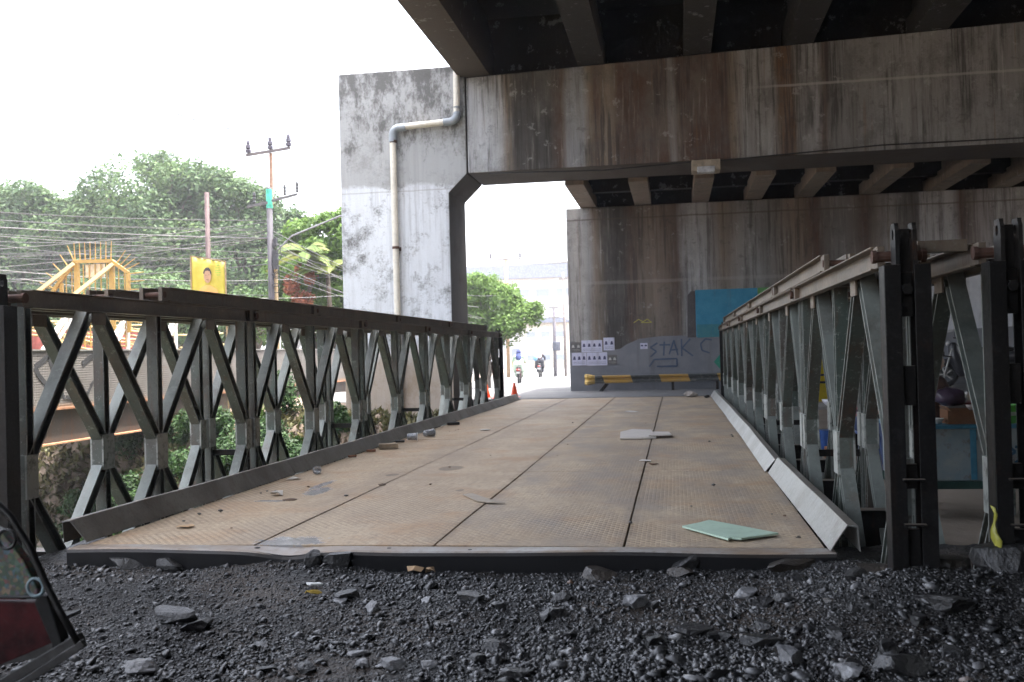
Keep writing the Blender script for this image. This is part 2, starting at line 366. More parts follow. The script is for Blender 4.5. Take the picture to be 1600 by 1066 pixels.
RK = [(-.69, -1.6, .062, .05, .03, 1, 'pale flat rock at the lower left, beside the pedicab footboard'),
 (.10, -1.49, .028, .024, .022, 1, 'small blocky pale rock, left one of the row at the bottom edge'),
 (.21, -1.50, .042, .032, .026, 1, 'rough grey rock, middle of the row at the bottom edge'),
 (.345, -1.50, .046, .034, .022, 1, 'broad smooth pale rock, right one of the row at the bottom edge'),
 (.50, -1.42, .045, .03, .02, 0, 'dark jagged rock just right of the pale rocks at the bottom'),
 (-.37, -1.27, .032, .026, .014, 1, 'light grey flat rock chip left of the pale row'),
 (-1.60, -.13, .10, .05, .045, 0, 'dark slab leaning on the deck end under the left kerb'),
 (-1.38, -.12, .085, .045, .05, 0, 'grey angular rock wedged under the deck end beam'),
 (-.58, -.14, .05, .03, .06, 0, 'black pointed rock standing below the dented deck edge'),
 (-.45, -.15, .07, .035, .055, 0, 'dark triangular rock against the deck end beam'),
 (1.25, -.12, .11, .05, .055, 0, 'upright dark stone shard near the green board side of the deck end'),
 (1.72, -.17, .12, .05, .035, 2, 'large brown slab lying below the right end of the deck'),
 (1.21, -.2, .06, .05, .03, 2, 'flat square dark rock below the middle of the deck end'),
 (.85, -.22, .09, .05, .035, 2, 'brown slab lying flat under the deck end seam'),
 (2.05, -.45, .12, .07, .035, 2, 'broad flat brown slab in front of the right truss post'),
 (2.3, -.55, .09, .08, .06, 2, 'rounded brown rock beside the heap at the right post'),
 (2.50, -.66, .10, .09, .10, 0, 'big black boulder of tar between the two right posts'),
 (2.2, -.95, .11, .06, .03, 0, 'large dark slab low at the right side'),
 (1.92, -1.45, .09, .06, .05, 0, 'dark bulky rock near the lower right corner'),
 (1.58, -1.40, .05, .05, .05, 1, 'upright pale grey rock near the lower right corner'),
 (1.75, -1.52, .055, .04, .035, 1, 'pale grey rock at the bottom edge, right of the upright one'),
 (1.25, -1.05, .09, .05, .02, 0, 'flat black slab in the middle right of the gravel'),
 (1.5, -1.2, .07, .045, .03, 0, 'broken black slab beside the flat one at right'),
 (-.79, -1.16, .09, .05, .045, 0, 'black lump of asphalt in a hollow at the left')]
for i, (x, y, a, b, c, k, lb) in enumerate(RK):
    rock(x, y, a, b, c, (M_ROCKD, M_ROCKL, M_ROCKB)[k], lb, 100+i, rz=random.uniform(-.5, .5), tilt=random.uniform(-.2, .2))
rr = random.Random(11)
for i in range(60):
    x = rr.uniform(-1.0, 2.8) if i < 42 else rr.uniform(1.2, 2.9); y = rr.uniform(-1.6, -.3); s = rr.uniform(.018, .045)
    rock(x, y, s*rr.uniform(1, 1.6), s, s*rr.uniform(.5, .9), (M_ROCKD, M_ROCKD, M_ROCKB, M_ROCKL)[rr.randrange(4)], 'rough fist sized rock lying in the black gravel', 300+i, 'fist sized rocks in the gravel', rz=rr.uniform(0, 3), tilt=rr.uniform(-.3, .3))
# leaves and scraps on the gravel
def scrap(name, label, cat, pts, z, mat, th=.004, loc=None, curl=0, group=None):
    cx = sum(p[0] for p in pts)/len(pts); cy = sum(p[1] for p in pts)/len(pts); n = len(pts); m = MB()
    P = [(cx, cy, z+curl)]+[(p[0], p[1], z+(p[2] if len(p) > 2 else 0)) for p in pts]
    vs = P+[(a, b, c-th) for a, b, c in P]; k = n+1
    fs = [(0, 1+i, 1+(i+1) % n) for i in range(n)]+[(k, k+1+(i+1) % n, k+1+i) for i in range(n)]+[(1+i, k+1+i, k+1+(i+1) % n, 1+(i+1) % n) for i in range(n)]
    return tag(m.add(vs, fs).build(name, mat), label, cat, group)
M_LEAFDRY = plain('dry_leaf', (.45, .30, .17), .7); M_FOAM = plain('white_foam', (.72, .72, .7), .6, var=.08); M_YEL = plain('yellow_wrapper', (.55, .38, .08), .4)
def sc(name, label, cat, x, y, a, b, mat, seed, zz=None, curl=.006, th=.003, group=None):
    rd = random.Random(seed); n = 7; r0 = rd.uniform(0, 3); P = []
    for i in range(n):
        t = 2*math.pi*i/n; u, v_ = a*math.cos(t)*rd.uniform(.75, 1.1), b*math.sin(t)*rd.uniform(.75, 1.1)
        P.append((x+u*math.cos(r0*.2)-v_*math.sin(r0*.2), y+u*math.sin(r0*.2)+v_*math.cos(r0*.2), rd.uniform(-.3, 1)*curl))
    return scrap(name, label, cat, P, (float(gv(x, y, False))+.016) if zz is None else zz, mat, th, curl=curl, group=group)
sc('foam_piece', 'white foam chip on the gravel left of centre', 'scrap', -.46, -.47, .04, .02, M_FOAM, 1, th=.008)
sc('wrapper', 'crumpled yellow wrapper just below the white foam chip', 'wrapper', -.41, -.62, .04, .016, M_YEL, 2, curl=.015)
sc('dry_leaf', 'pale tan dry leaf leaning at the foot of the deck end', 'leaf', -.06, -.14, .045, .03, M_LEAFDRY, 3, curl=.02)
sc('dry_leaf', 'curled brown dry leaf right of the pale one', 'leaf', .03, -.2, .03, .02, M_LEAFDRY, 4, curl=.025)

# ------------------------------------------------------------------ the bailey bridge
BR = thing('panel_bridge', 'steel panel truss bridge with a dusty tan plate deck crossing the river', 'bridge')
T = 1.366; PH = 2.044; PL = 3.0; ZB = T-PH; ZM = (T+ZB)/2
XLc = -2.315; XRc = 2.155; SP = .40; Y0L = 0.0; Y0R = -.50
HC = .10     # chord depth
def chord_mb(m, z, y0, y1):
    for s in (-1, 1):   # channels back to back, open side outwards
        xw = s*.047
        m.box((min(xw, xw+s*.006), y0, z-HC/2), (max(xw, xw+s*.006), y1, z+HC/2))
        for zz in (z-HC/2, z+HC/2-.008): m.box((min(xw+s*.006, xw+s*.052), y0, zz), (max(xw+s*.006, xw+s*.052), y1, zz+.008))
def panel():
    m = MB(); chord_mb(m, T-HC/2, .045, PL-.045); m2 = MB(); chord_mb(m2, ZB+HC/2, .045, PL-.045); m1 = m
    for z, m in ((T-HC/2, m1), (ZB+HC/2, m2)):                     # end lugs
        for y0 in (-.03, PL-.10):
            for s in (-1, 1):
                a, b = sorted((s*.055, s*.085)); m.box((a, y0, z-.045), (b, y0+.13, z+.045))
        m.box((-.04, 1.40, z-.04), (.04, 1.60, z+.04))
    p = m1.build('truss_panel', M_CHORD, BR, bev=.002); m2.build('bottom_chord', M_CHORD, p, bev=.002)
    zt, zb = T-HC, ZB+HC
    for y in (.085, PL/2, PL-.085):
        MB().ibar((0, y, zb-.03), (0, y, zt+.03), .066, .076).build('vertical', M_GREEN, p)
    q = PL/4
    for k, yc in enumerate((q, 3*q)):
        for sg in (-1, 1):
            ye = yc+sg*(q-.10 if (k == 0) == (sg < 0) else q-.035)
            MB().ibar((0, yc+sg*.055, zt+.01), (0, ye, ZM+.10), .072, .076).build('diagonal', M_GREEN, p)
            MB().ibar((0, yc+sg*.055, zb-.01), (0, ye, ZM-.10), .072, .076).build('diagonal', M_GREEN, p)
    for y, wd in ((.085, .10), (PL/2, .14), (PL-.085, .10)):
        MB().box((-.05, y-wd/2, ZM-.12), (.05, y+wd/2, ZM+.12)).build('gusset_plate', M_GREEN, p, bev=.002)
    for y in (q, 3*q):
        for z0, z1 in ((zt-.075, zt-.001), (zb+.001, zb+.075)):
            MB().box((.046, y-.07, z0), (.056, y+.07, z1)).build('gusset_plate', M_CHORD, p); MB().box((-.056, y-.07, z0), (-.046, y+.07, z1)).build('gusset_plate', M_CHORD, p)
    return p
P0 = panel(); firstp = True
def topchord():
    m = MB(); chord_mb(m, T+HC/2+.004, .045, PL-.045)
    for y0 in (-.03, PL-.10):
        for s in (-1, 1):
            a, b = sorted((s*.055, s*.085)); m.box((a, y0, T+.006), (b, y0+.13, T+HC))
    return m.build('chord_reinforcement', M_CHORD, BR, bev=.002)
RC0 = topchord()
def pinmb():
    m = MB(); m.tube([(-.105, 0, 0), (.105, 0, 0)], .022, 12); m.tube([(-.108, 0, 0), (-.090, 0, 0)], .028, 12); m.tube([(.090, 0, 0), (.108, 0, 0)], .028, 12); return m.build('pin', M_RUST, BR)
PIN0 = pinmb()
first = [True, True, True]
for xc, y0 in ((XLc, Y0L), (XLc-SP, Y0L), (XRc, Y0R), (XRc+SP, Y0R)):
    inner = abs(xc) < 2.4
    for i in range(5):
        p = P0 if first[0] else copy_tree(P0, BR); first[0] = False; p.location = (xc, y0+i*PL, 0)
    for i in range(4):
        p = RC0 if first[1] else lk(RC0, BR); first[1] = False; p.location = (xc, y0+1.5+i*PL, 0)
    for i in range(6):
        for z in (T-HC/2, ZB+HC/2):
            if z < 0 and i > 1: continue
            p = PIN0 if first[2] else lk(PIN0, BR); first[2] = False; p.location = (xc, y0+i*PL-(.03 if i == 0 else 0), z)
    for i in range(5): p = lk(PIN0, BR, (xc, y0+1.5+i*PL, T+HC/2)); p.scale = (.82, .8, .8)
# end posts
def end_post(x, y):
    m = MB()
    for s in (-1, 1):
        a = x+s*.026; b = x+s*.090; a, b = min(a, b), max(a, b)
        m.box((a, y-.055, -.9), (b, y-.047, 1.27)); m.box((a, y+.047, -.9), (b, y+.055, 1.27)); e = (a, a+.008) if s < 0 else (b-.008, b)
        m.box((e[0], y-.047, -.9), (e[1], y+.047, 1.27))
    for z0, z1, dy in ((1.06, 1.24, .012), (.70, .86, .0), (.36, .46, .02), (.05, .20, .0), (-.45, -.2, .0)): m.box((x-.0255, y-.03+dy, z0), (x+.0255, y+.0+dy, z1))
    for z in (.40, .22): m.box((x-.045, y-.085, z), (x+.04, y-.0555, z+.008))
    m.tube([(x, y-.05, 1.17), (x, y-.018, 1.17)], .024, 6)
    p = m.build('end_post', M_BLACK, BR, bev=.002)
    lg = MB()
    for s in (-1, 1):   # two eye plates rising above the chord, pierced
        xx = x+s*.034; ring = []; n = 20; yc, zc = y, 1.395; w_ = .045
        outer = [(y-w_, 1.18), (y+w_, 1.18), (y+w_, 1.40), (y+w_*.6, 1.44), (y-w_*.6, 1.44), (y-w_, 1.40)]
        # build plate with hole as quads between hole and outline
        import bisect
        def outl(t):
            d = (math.cos(t), math.sin(t)); sx = w_/abs(d[0]) if abs(d[0]) > 1e-6 else 9
            sz = (.045 if d[1] > 0 else .215)/abs(d[1]) if abs(d[1]) > 1e-6 else 9
            k_ = min(sx, sz); u_, w2 = d[0]*k_, d[1]*k_
            if w2 > .02: u_ = max(-w_*.75, min(w_*.75, u_))
            return (yc+u_, zc+w2)
        for side in (0, 1):
            X_ = xx-.008+side*.016
            vs = [(X_, yc+.017*math.cos(2*math.pi*j/n), zc+.022*math.sin(2*math.pi*j/n)) for j in range(n)]+[(X_, *outl(2*math.pi*j/n)) for j in range(n)]
            ring.append(vs)
        fs = []
        for j in range(n):
            k_ = (j+1) % n; fs += [(j, k_, n+k_, n+j), (2*n+j, 3*n+j, 3*n+k_, 2*n+k_), (j, 2*n+j, 2*n+k_, k_), (n+j, n+k_, 3*n+k_, 3*n+j)]
        lg.add(ring[0]+ring[1], fs)
    lg.box((x-.0255, y+.015, 1.18), (x+.0255, y+.03, 1.42)); lg.build('post_lug', M_DARK, p)
    return p
for xc, y in ((XLc, -.13), (XLc-SP, -.13), (XRc, Y0R-.13), (XRc+SP, Y0R-.13)): end_post(xc, y)
for xc, y in ((XLc, Y0L+5*PL+.13), (XLc-SP, Y0L+5*PL+.13), (XRc, Y0R+5*PL+.13), (XRc+SP, Y0R+5*PL+.13)): end_post(xc, y)
# bracing frames between inner and outer truss
def brace(xa, xb, y, z):
    m = MB(); m.bar((xa, y, z), (xb, y, z), .06, .05); m.bar((xa, y+1.2, z), (xb, y+1.2, z), .06, .05); m.bar((xa+.03, y+.04, z+.004), (xb-.03, y+1.16, z+.004), .04, .01); m.bar((xa+.03, y+1.16, z+.016), (xb-.03, y+.04, z+.016), .04, .01)
    m.build('bracing_frame', M_CHORD, BR)
for i in range(5):
    for s, y0 in ((-1, Y0L), (1, Y0R)):
        xc = XLc if s < 0 else XRc
        brace(xc+s*.1, xc+s*(SP-.1), y0+i*PL+(.1 if i == 0 else .9), T-.03 if i else T-.005)
for i in range(5):                                    # tie plates on posts (vertical bracing)
    for s, y0 in ((-1, Y0L), (1, Y0R)):
        xc = XLc if s < 0 else XRc; y = y0+i*PL+.085; m = MB()
        if i == 0 and s > 0: continue
        for z in (ZB+.3, ZM-.17): m.bar((xc+s*.045, y, z), (xc+s*(SP-.045), y, z), .012, .05)
        m.build('cross_tie', M_DARK, BR)
# transoms
tr = MB(); 
for z, h in ((-.415, .012), (-.15, .012)): tr.box((-2.85, -.06, z), (2.62, .06, z+h))
tr.box((-2.85, -.006, -.403), (2.62, .006, -.15)); TR0 = tr.build('transom', M_DARK, BR); TR0.location = (0, .5, 0)
for i in range(1, 10): lk(TR0, BR, (0, .5+1.5*i-(.4 if i > 8 else 0), 0))
# deck plates
def mat_deck():
    g = NG('dusty_checker_plate'); x, y, z = g.xyz()
    u = g.math('ADD', x, y); w_ = g.math('SUBTRACT', x, y)
    def lz(a, b, p):  # rows of lozenges along a
        s1 = g.math('SINE', g.math('MULTIPLY', a, 2*math.pi/.060)); s2 = g.math('SINE', g.math('MULTIPLY', b, 2*math.pi/.032))
        return g.math('SUBTRACT', s1, g.math('MULTIPLY', g.math('ABSOLUTE', s2), 1.0))
    pat = g.math('MULTIPLY', g.math('SINE', g.math('MULTIPLY', x, 2*math.pi/.05)), g.math('SINE', g.math('MULTIPLY', y, 2*math.pi/.06)))
    lo = g.step(pat, .1, .55)
    n = g.noise(.8, 6, .62); n2 = g.noise(4.5, 6, .65, g.map((1.6, .6, 1))); n3 = g.noise(70, 4, .6); n5 = g.noise(22, 5, .7)
    col = g.mix(g.step(n, .36, .64), (.37, .275, .18), (.48, .375, .255))
    col = g.mix(g.math('MULTIPLY', g.step(n2, .5, .7), .6), col, (.54, .44, .32))
    col = g.mix(g.math('MULTIPLY', g.step(g.noise(1.7, 5, .6, g.map(loc=(7, 2, 0))), .52, .66), .55), col, (.40, .235, .12))
    col = g.mix(g.math('MULTIPLY', g.step(n5, .52, .68), .55), col, (.17, .125, .09))
    keep = g.math('SUBTRACT', 1.0, g.math('MULTIPLY', g.step(g.noise(1.4, 4, .6, g.map(loc=(3, 9, 0))), .42, .60), .8))
    pt = g.math('MULTIPLY', lo, keep)
    col = g.mix(g.math('MULTIPLY', pt, .55), col, (.15, .115, .09))
    col = g.mix(g.math('MULTIPLY', g.step(g.noise(35, 6, .8), .5, .62), .35), col, (.16, .12, .09))
    scr = g.noise(30, 4, .7, g.map((1, .06, 1))); col = g.mix(g.math('MULTIPLY', g.step(scr, .60, .68), .3), col, (.20, .16, .13))
    edge = g.math('ABSOLUTE', g.math('SUBTRACT', g.math('FRACT', g.math('DIVIDE', g.math('ADD', x, 1.9), .95)), .5)); col = g.mix(g.math('MULTIPLY', g.math('MULTIPLY', g.step(edge, .44, .5), g.step(g.noise(6, 5, .7), .35, .6)), .6), col, (.13, .095, .07))
    pass
    col = g.mix(g.math('MULTIPLY', g.step(n3, .62, .7), .5), col, (.08, .06, .05))
    trk = g.math('ABSOLUTE', g.math('SUBTRACT', g.math('ABSOLUTE', g.math('ADD', x, .1)), .85)); col = g.mix(g.math('MULTIPLY', g.math('MULTIPLY', g.ramp(trk, [(.12, 1.0), (.42, 0.0)]), g.step(g.noise(2.5, 5, .7, g.map((1, .25, 1), loc=(3, 1, 0))), .4, .6)), .4), col, (.22, .175, .135))
    # grey metal showing near the left kerb side, and wet patches
    bare = g.math('MULTIPLY', g.step(x, -.9, -1.9), g.step(g.noise(2.2, 5, .6, g.map((1, .5, 1))), .44, .62))
    col = g.mix(g.math('MULTIPLY', bare, .55), col, (.21, .19, .17))
    wets = None
    for cx, cy, a, b in ((-.80, .10, .22, .16), (-1.33, 1.95, .09, .26), (-1.42, 2.3, .05, .35), (-1.5, 1.5, .12, .05)):
        q = g.math('ADD', g.math('POWER', g.math('DIVIDE', g.math('SUBTRACT', x, cx), a), 2.0), g.math('POWER', g.math('DIVIDE', g.math('SUBTRACT', y, cy), b), 2.0))
        wets = q if wets is None else g.math('MINIMUM', wets, q)
    wn_ = g.math('ADD', wets, g.math('MULTIPLY', g.math('SUBTRACT', g.noise(11, 5, .7), .5), 3.2))
    wet = g.ramp(wn_, [(.55, 1.0), (.75, 0.0)])
    col = g.mix(g.math('MULTIPLY', wet, .75), col, (.33, .34, .36))
    sp = None
    for cx, cy, a, b in ((-.66, 3.32, .10, .17), (-1.05, 2.9, .05, .09), (-.3, 2.0, .03, .05)):
        q = g.math('ADD', g.math('POWER', g.math('DIVIDE', g.math('SUBTRACT', x, cx), a), 2.0), g.math('POWER', g.math('DIVIDE', g.math('SUBTRACT', y, cy), b), 2.0))
        sp = q if sp is None else g.math('MINIMUM', sp, q)
    spot = g.ramp(g.math('MULTIPLY', sp, .5), [(.4, 1.0), (.6, 0.0)])
    col = g.mix(g.math('MULTIPLY', spot, .6), col, (.10, .08, .06))
    rg = g.mix(wet, g.ramp(n2, [(.3, .62), (.7, .8)]), (.12, .12, .12))
    nb = g.bump(g.math('ADD', g.math('MULTIPLY', pt, 1.0), g.math('MULTIPLY', n3, .4)), .55, .004)
    return g.fin(col, rg, nb, spec=.4)
M_DECK = mat_deck()
DW = 1.9; PWD = DW/2
for j in range(5):
    for i in range(4):
        x0 = -DW+i*PWD+.006; x1 = x0+PWD-.012; y0 = 0+j*3.075+.0003; y1 = y0+3.075-.0006; nx, ny = 8, 16
        dz = random.uniform(-.0006, .0006); X_ = np.linspace(x0, x1, nx); Y_ = np.linspace(y0, y1, ny)
        ph = random.uniform(0, 6)
        v, f = grid(X_, Y_, lambda X, Y: dz+.003*np.sin(X*2.1+ph)*np.sin(Y*1.3+ph)+.002*fbm(X, Y, 2, 3)-.004)
        n = len(v); vb = v.copy(); vb[:, 2] -= .09
        m = MB(); m.add(v, [tuple(q) for q in f])
        # skirt
        bd = [a*ny for a in range(nx)]+[(nx-1)*ny+b for b in range(1, ny)]+[a*ny+ny-1 for a in range(nx-2, -1, -1)]+[b for b in range(ny-2, 0, -1)]
        o = len(m.v); m.v += [(v[k][0], v[k][1], v[k][2]-.09) for k in bd]
        for k in range(len(bd)): m.f.append((bd[k], bd[(k+1) % len(bd)], o+(k+1) % len(bd), o+k))
        m.build('deck_plate', M_DECK, BR)
# deck end beam: steel strip with bolt holes and black face, dented
xsb = np.linspace(-1.93, 1.93, 90); m = MB(); prof = [(-.005, -.012), (-.11, -.010), (-.125, -.016), (-.135, -.03), (-.135, -.16), (-.12, -.17)]
vs = []
for x in xsb:
    d = .030*math.exp(-((x+.72)/.16)**2)+.010*math.exp(-((x+.2)/.3)**2)+.004*math.sin(x*5)
    for k, (yy_, zz_) in enumerate(prof): vs.append((x, yy_+(.015*math.exp(-((x+.72)/.16)**2) if k in (2, 3) else 0), zz_-(d if k in (1, 2, 3) else (d*.3 if k == 0 else 0))+.006))
k = len(prof); m.add(vs, [(i*k+j, i*k+j+1, (i+1)*k+j+1, (i+1)*k+j) for i in range(len(xsb)-1) for j in range(k-1)])
def mat_edge():
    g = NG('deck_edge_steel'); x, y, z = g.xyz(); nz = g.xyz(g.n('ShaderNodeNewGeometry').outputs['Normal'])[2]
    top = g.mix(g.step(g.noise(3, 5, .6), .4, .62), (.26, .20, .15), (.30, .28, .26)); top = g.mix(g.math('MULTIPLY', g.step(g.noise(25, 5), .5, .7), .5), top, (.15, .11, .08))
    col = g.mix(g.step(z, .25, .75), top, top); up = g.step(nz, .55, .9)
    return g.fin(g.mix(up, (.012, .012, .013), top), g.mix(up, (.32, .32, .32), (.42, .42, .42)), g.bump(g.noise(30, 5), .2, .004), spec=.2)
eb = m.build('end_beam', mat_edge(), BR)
M_HOLE = plain('hole_black', (.012, .01, .01), .9)
for i, x in enumerate((-1.72, -1.45, -1.18, -.92, -.46, -.22, .2, .55, .98, 1.22, 1.62)):
    MB().lathe([(.014, 0), (.016, .003), (.010, .005)], (x, -.045 if i % 2 else -.075, -.013-.01*math.exp(-((x+.6)/.2)**2)), 10).build('bolt', M_HOLE, eb)
# kerbs
def kerb(side, y0, y1, tilt, mat, flare=0):
    x = 1.885*side; s = side; t = .006
    prof = [(x, .004), (x+s*.075, .118), (x+s*.125, .112), (x+s*.140, .0), (x+s*.134, .0), (x+s*.119, .104), (x+s*.078, .110), (x+s*.008, .004)]
    m = MB(); n = 5; k = len(prof); vs = []
    for i in range(n):
        u = i/(n-1); y = y0+(y1-y0)*u
        for a, b in prof: vs.append((a+tilt*(1-u)*.5*s+flare*math.sin(u*3.1)*.004, y-(.04*(b/.12) if i == 0 else 0), b*(1+tilt*(1-u)*4)+(.002*math.sin(i*2.2) if b > .05 else 0)))
    m.add(vs, [(i*k+j, i*k+(j+1) % k, (i+1)*k+(j+1) % k, (i+1)*k+j) for i in range(n-1) for j in range(k)]+[tuple(range(k)), tuple(range((n-1)*k, n*k))[::-1]])
    o = m.build('kerb', mat, BR, bev=.003); return o
kr = [kerb(1, -.12, 2.83, .03, M_GALV), kerb(1, 2.90, 5.9, -.035, M_GALV), kerb(1, 5.93, 8.95, .0, M_GALV), kerb(1, 8.98, 12.0, .01, M_GALV), kerb(1, 12.02, 15.2, 0, M_GALV)]
kl = [kerb(-1, .0, 2.95, .02, M_KERBL), kerb(-1, 2.97, 6.1, .0, M_KERBL), kerb(-1, 6.12, 9.1, .01, M_KERBL), kerb(-1, 9.12, 12.1, .0, M_KERBL), kerb(-1, 12.12, 13.6, .0, M_KERBL), kerb(-1, 13.63, 15.1, .02, M_KERBL)]
kr[0]['label'] = 'shiny galvanised kerb section nearest on the right'

# things lying on the deck
def slab(name, label, cat, pts, z, th, mat):
    m = MB(); m.prism(pts, 'z', z, z+th); return tag(m.build(name, mat), label, cat)
M_MINT = plain('mint_board', (.40, .53, .42), .55, var=.06, scale=5, bump=.05); M_TILE = plain('white_tile', (.60, .55, .50), .4, var=.07)
slab('board', 'pale green thin board lying on the near right of the deck', 'board', [(1.235, .47), (1.33, .58), (1.38, .66), (1.71, .27), (1.52, .13), (1.47, .15), (1.455, .115)], .006, .010, M_MINT)
slab('tile', 'large cracked white tile lying midway on the deck', 'tile', [(.58, 6.62), (.62, 5.8), (1.0, 5.86), (.92, 6.9), (.7, 7.0)], .004, .014, M_TILE)
slab('tile', 'small white tile fragment touching the right of the large tile', 'tile', [(.92, 5.92), (1.16, 5.98), (1.13, 6.35), (.96, 6.4)], .022, .012, M_TILE)
slab('scrap_board', 'thin tan strip of cardboard across the middle deck seam', 'cardboard', [(-.22, 1.72), (-.16, 1.76), (.02, 1.47), (.14, 1.33), (.02, 1.36), (-.06, 1.42)], .004, .006, plain('tan_card', (.33, .28, .22), .8, var=.08))
M_PAPER = plain('dirty_paper', (.55, .52, .48), .8); M_BROWNL = plain('brown_leaf', (.12, .07, .04), .8); M_BRICK = plain('brick_bit', (.22, .10, .06), .9)
sc('paper_scrap', 'pale flattened scrap by the first left kerb', 'scrap', -1.60, .50, .06, .05, M_LEAFDRY, 21, .004)
sc('paper_scrap', 'crumpled white paper further along the left kerb', 'scrap', -1.55, 1.75, .05, .06, M_PAPER, 22, .004, curl=.03)
sc('paper_scrap', 'white rag beside the crushed plastic cup at the kerb joint', 'scrap', -1.78, 2.62, .06, .05, M_PAPER, 23, .006, curl=.02)
sc('paper_scrap', 'small white paper bit on the left lane near the far cup', 'scrap', -1.15, 7.4, .07, .12, M_PAPER, 25, .004, curl=.006)
sc('paper_scrap', 'pale paper bit in the middle lanes beyond the tile', 'scrap', .55, 10.6, .09, .2, M_PAPER, 26, .004, curl=.004)
sc('wet_leaf', 'dark wet leaf lying left of the front puddle', 'leaf', -1.38, 1.55, .05, .05, M_BROWNL, 27, .003)
sc('wet_leaf', 'dark leaf on the left lane by the long seam', 'leaf', -.95, 2.28, .035, .05, M_BROWNL, 28, .003)
sc('wet_leaf', 'dark curled leaf on the right lane below the tile', 'leaf', 1.02, 3.5, .05, .05, M_BROWNL, 29, .003)
sc('foam_piece', 'grey foil scrap on the right lane near the tile', 'scrap', .95, 3.75, .05, .07, M_PAPER, 30, .003)
M_CUP = NG('clear_plastic'); M_CUP.b.inputs['Transmission Weight'].default_value = .75; M_CUP = M_CUP.fin((.85, .88, .92), .2, spec=.6)
def cup(x, y, rz, label, s=1.0):
    t = thing('plastic_cup', label, 'cup', (x, y, .034*s), rz)
    m = MB(); o = len(m.v); k = 16; pr = [(.030, -.05), (.034, .03), (.037, .034), (.035, .034), (.032, .028), (.028, -.046)]
    for r_, a in pr:
        for j in range(k): q = 2*math.pi*j/k; m.v.append((a*s, r_*s*math.cos(q), r_*s*math.sin(q)*.92))
    for i in range(len(pr)-1):
        for j in range(k): m.f.append((i*k+j, i*k+(j+1) % k, (i+1)*k+(j+1) % k, (i+1)*k+j))
    m.f.append(tuple(range(k)))
    m.build('cup_wall', M_CUP, t, smooth=True)
    m = MB(); m.tube([(.036*s, 0, 0), (.039*s, 0, 0)], .037*s, 16); m.build('lid', M_FOAM if s > 1.2 else M_CUP, t); return t
cup(-1.72, 3.0, -1.2, 'clear plastic cup on its side beside the first left kerb joint')
cup(-1.70, 6.0, .3, 'crushed clear cup lying further off by the left kerb', 1.3); cup(-1.62, 6.45, .9, 'white lidded cup behind the crushed clear cup', 1.35)
def brickbit(x, y, a, label, s, mat, name='brick_piece'):
    m = MB(); m.box((-.10*s, -.05*s, 0), (.10*s, .05*s, .05*s)); o = m.build(name, mat, bev=.008); o.location = (x, y, .003); o.rotation_euler = (0, 0, a); return tag(o, label, 'brick' if name == 'brick_piece' else 'rubble')
brickbit(-1.72, 5.1, .3, 'tan brick piece by the left kerb before the cups', 1.0, plain('tan_brick', (.30, .24, .17), .9))
brickbit(-1.83, 4.25, .8, 'red brick crumb against the second left kerb', .4, M_BRICK); brickbit(-1.80, 4.75, .1, 'dark red brick crumb next to the tan brick', .45, M_BRICK)
brickbit(-1.78, 5.75, .1, 'black lump between tan brick and cup', .5, M_ROCKD, 'rubble_piece'); brickbit(-1.75, 8.3, .4, 'dark rubble lump near the far left kerb', .8, M_ROCKD, 'rubble_piece')
def lump(x, y, s, label, mat=M_ROCKD, z=.0):
    m = MB(); m.blob((0, 0, 0), (s, s*.8, s*.5), .25, int(x*97+y*31), 2); o = m.build('rubble_piece', mat); o.location = (x, y, z+s*.4); return tag(o, label, 'rubble')
lump(1.50, 15.1, .12, 'grey sack like rubble lump at the far right deck corner', plain('rubble_grey', (.30, .27, .24), .9)); lump(1.8, 14.6, .06, 'small brown rubble lump beside the far right kerb')
rr = random.Random(5)
for i in range(30):
    x, y = rr.uniform(-1.8, 1.75), rr.uniform(.05, 1)**1.5*9+.1; s = rr.uniform(.005, .013)
    if i % 3 == 0: x = -1.75+rr.random()*.25
    if i % 7 == 0: x = 1.80
    m = MB(); m.blob((0, 0, 0), (s*1.3, s, s*.6), .3, i, 1); o = m.build('pebble', (M_ROCKD, M_BROWNL, M_ROCKB)[i % 3]); o.location = (x, y, s*.5+.001)
    tag(o, 'tiny dark pebble scattered on the tan bridge deck', 'pebble', 'pebbles scattered on the deck')

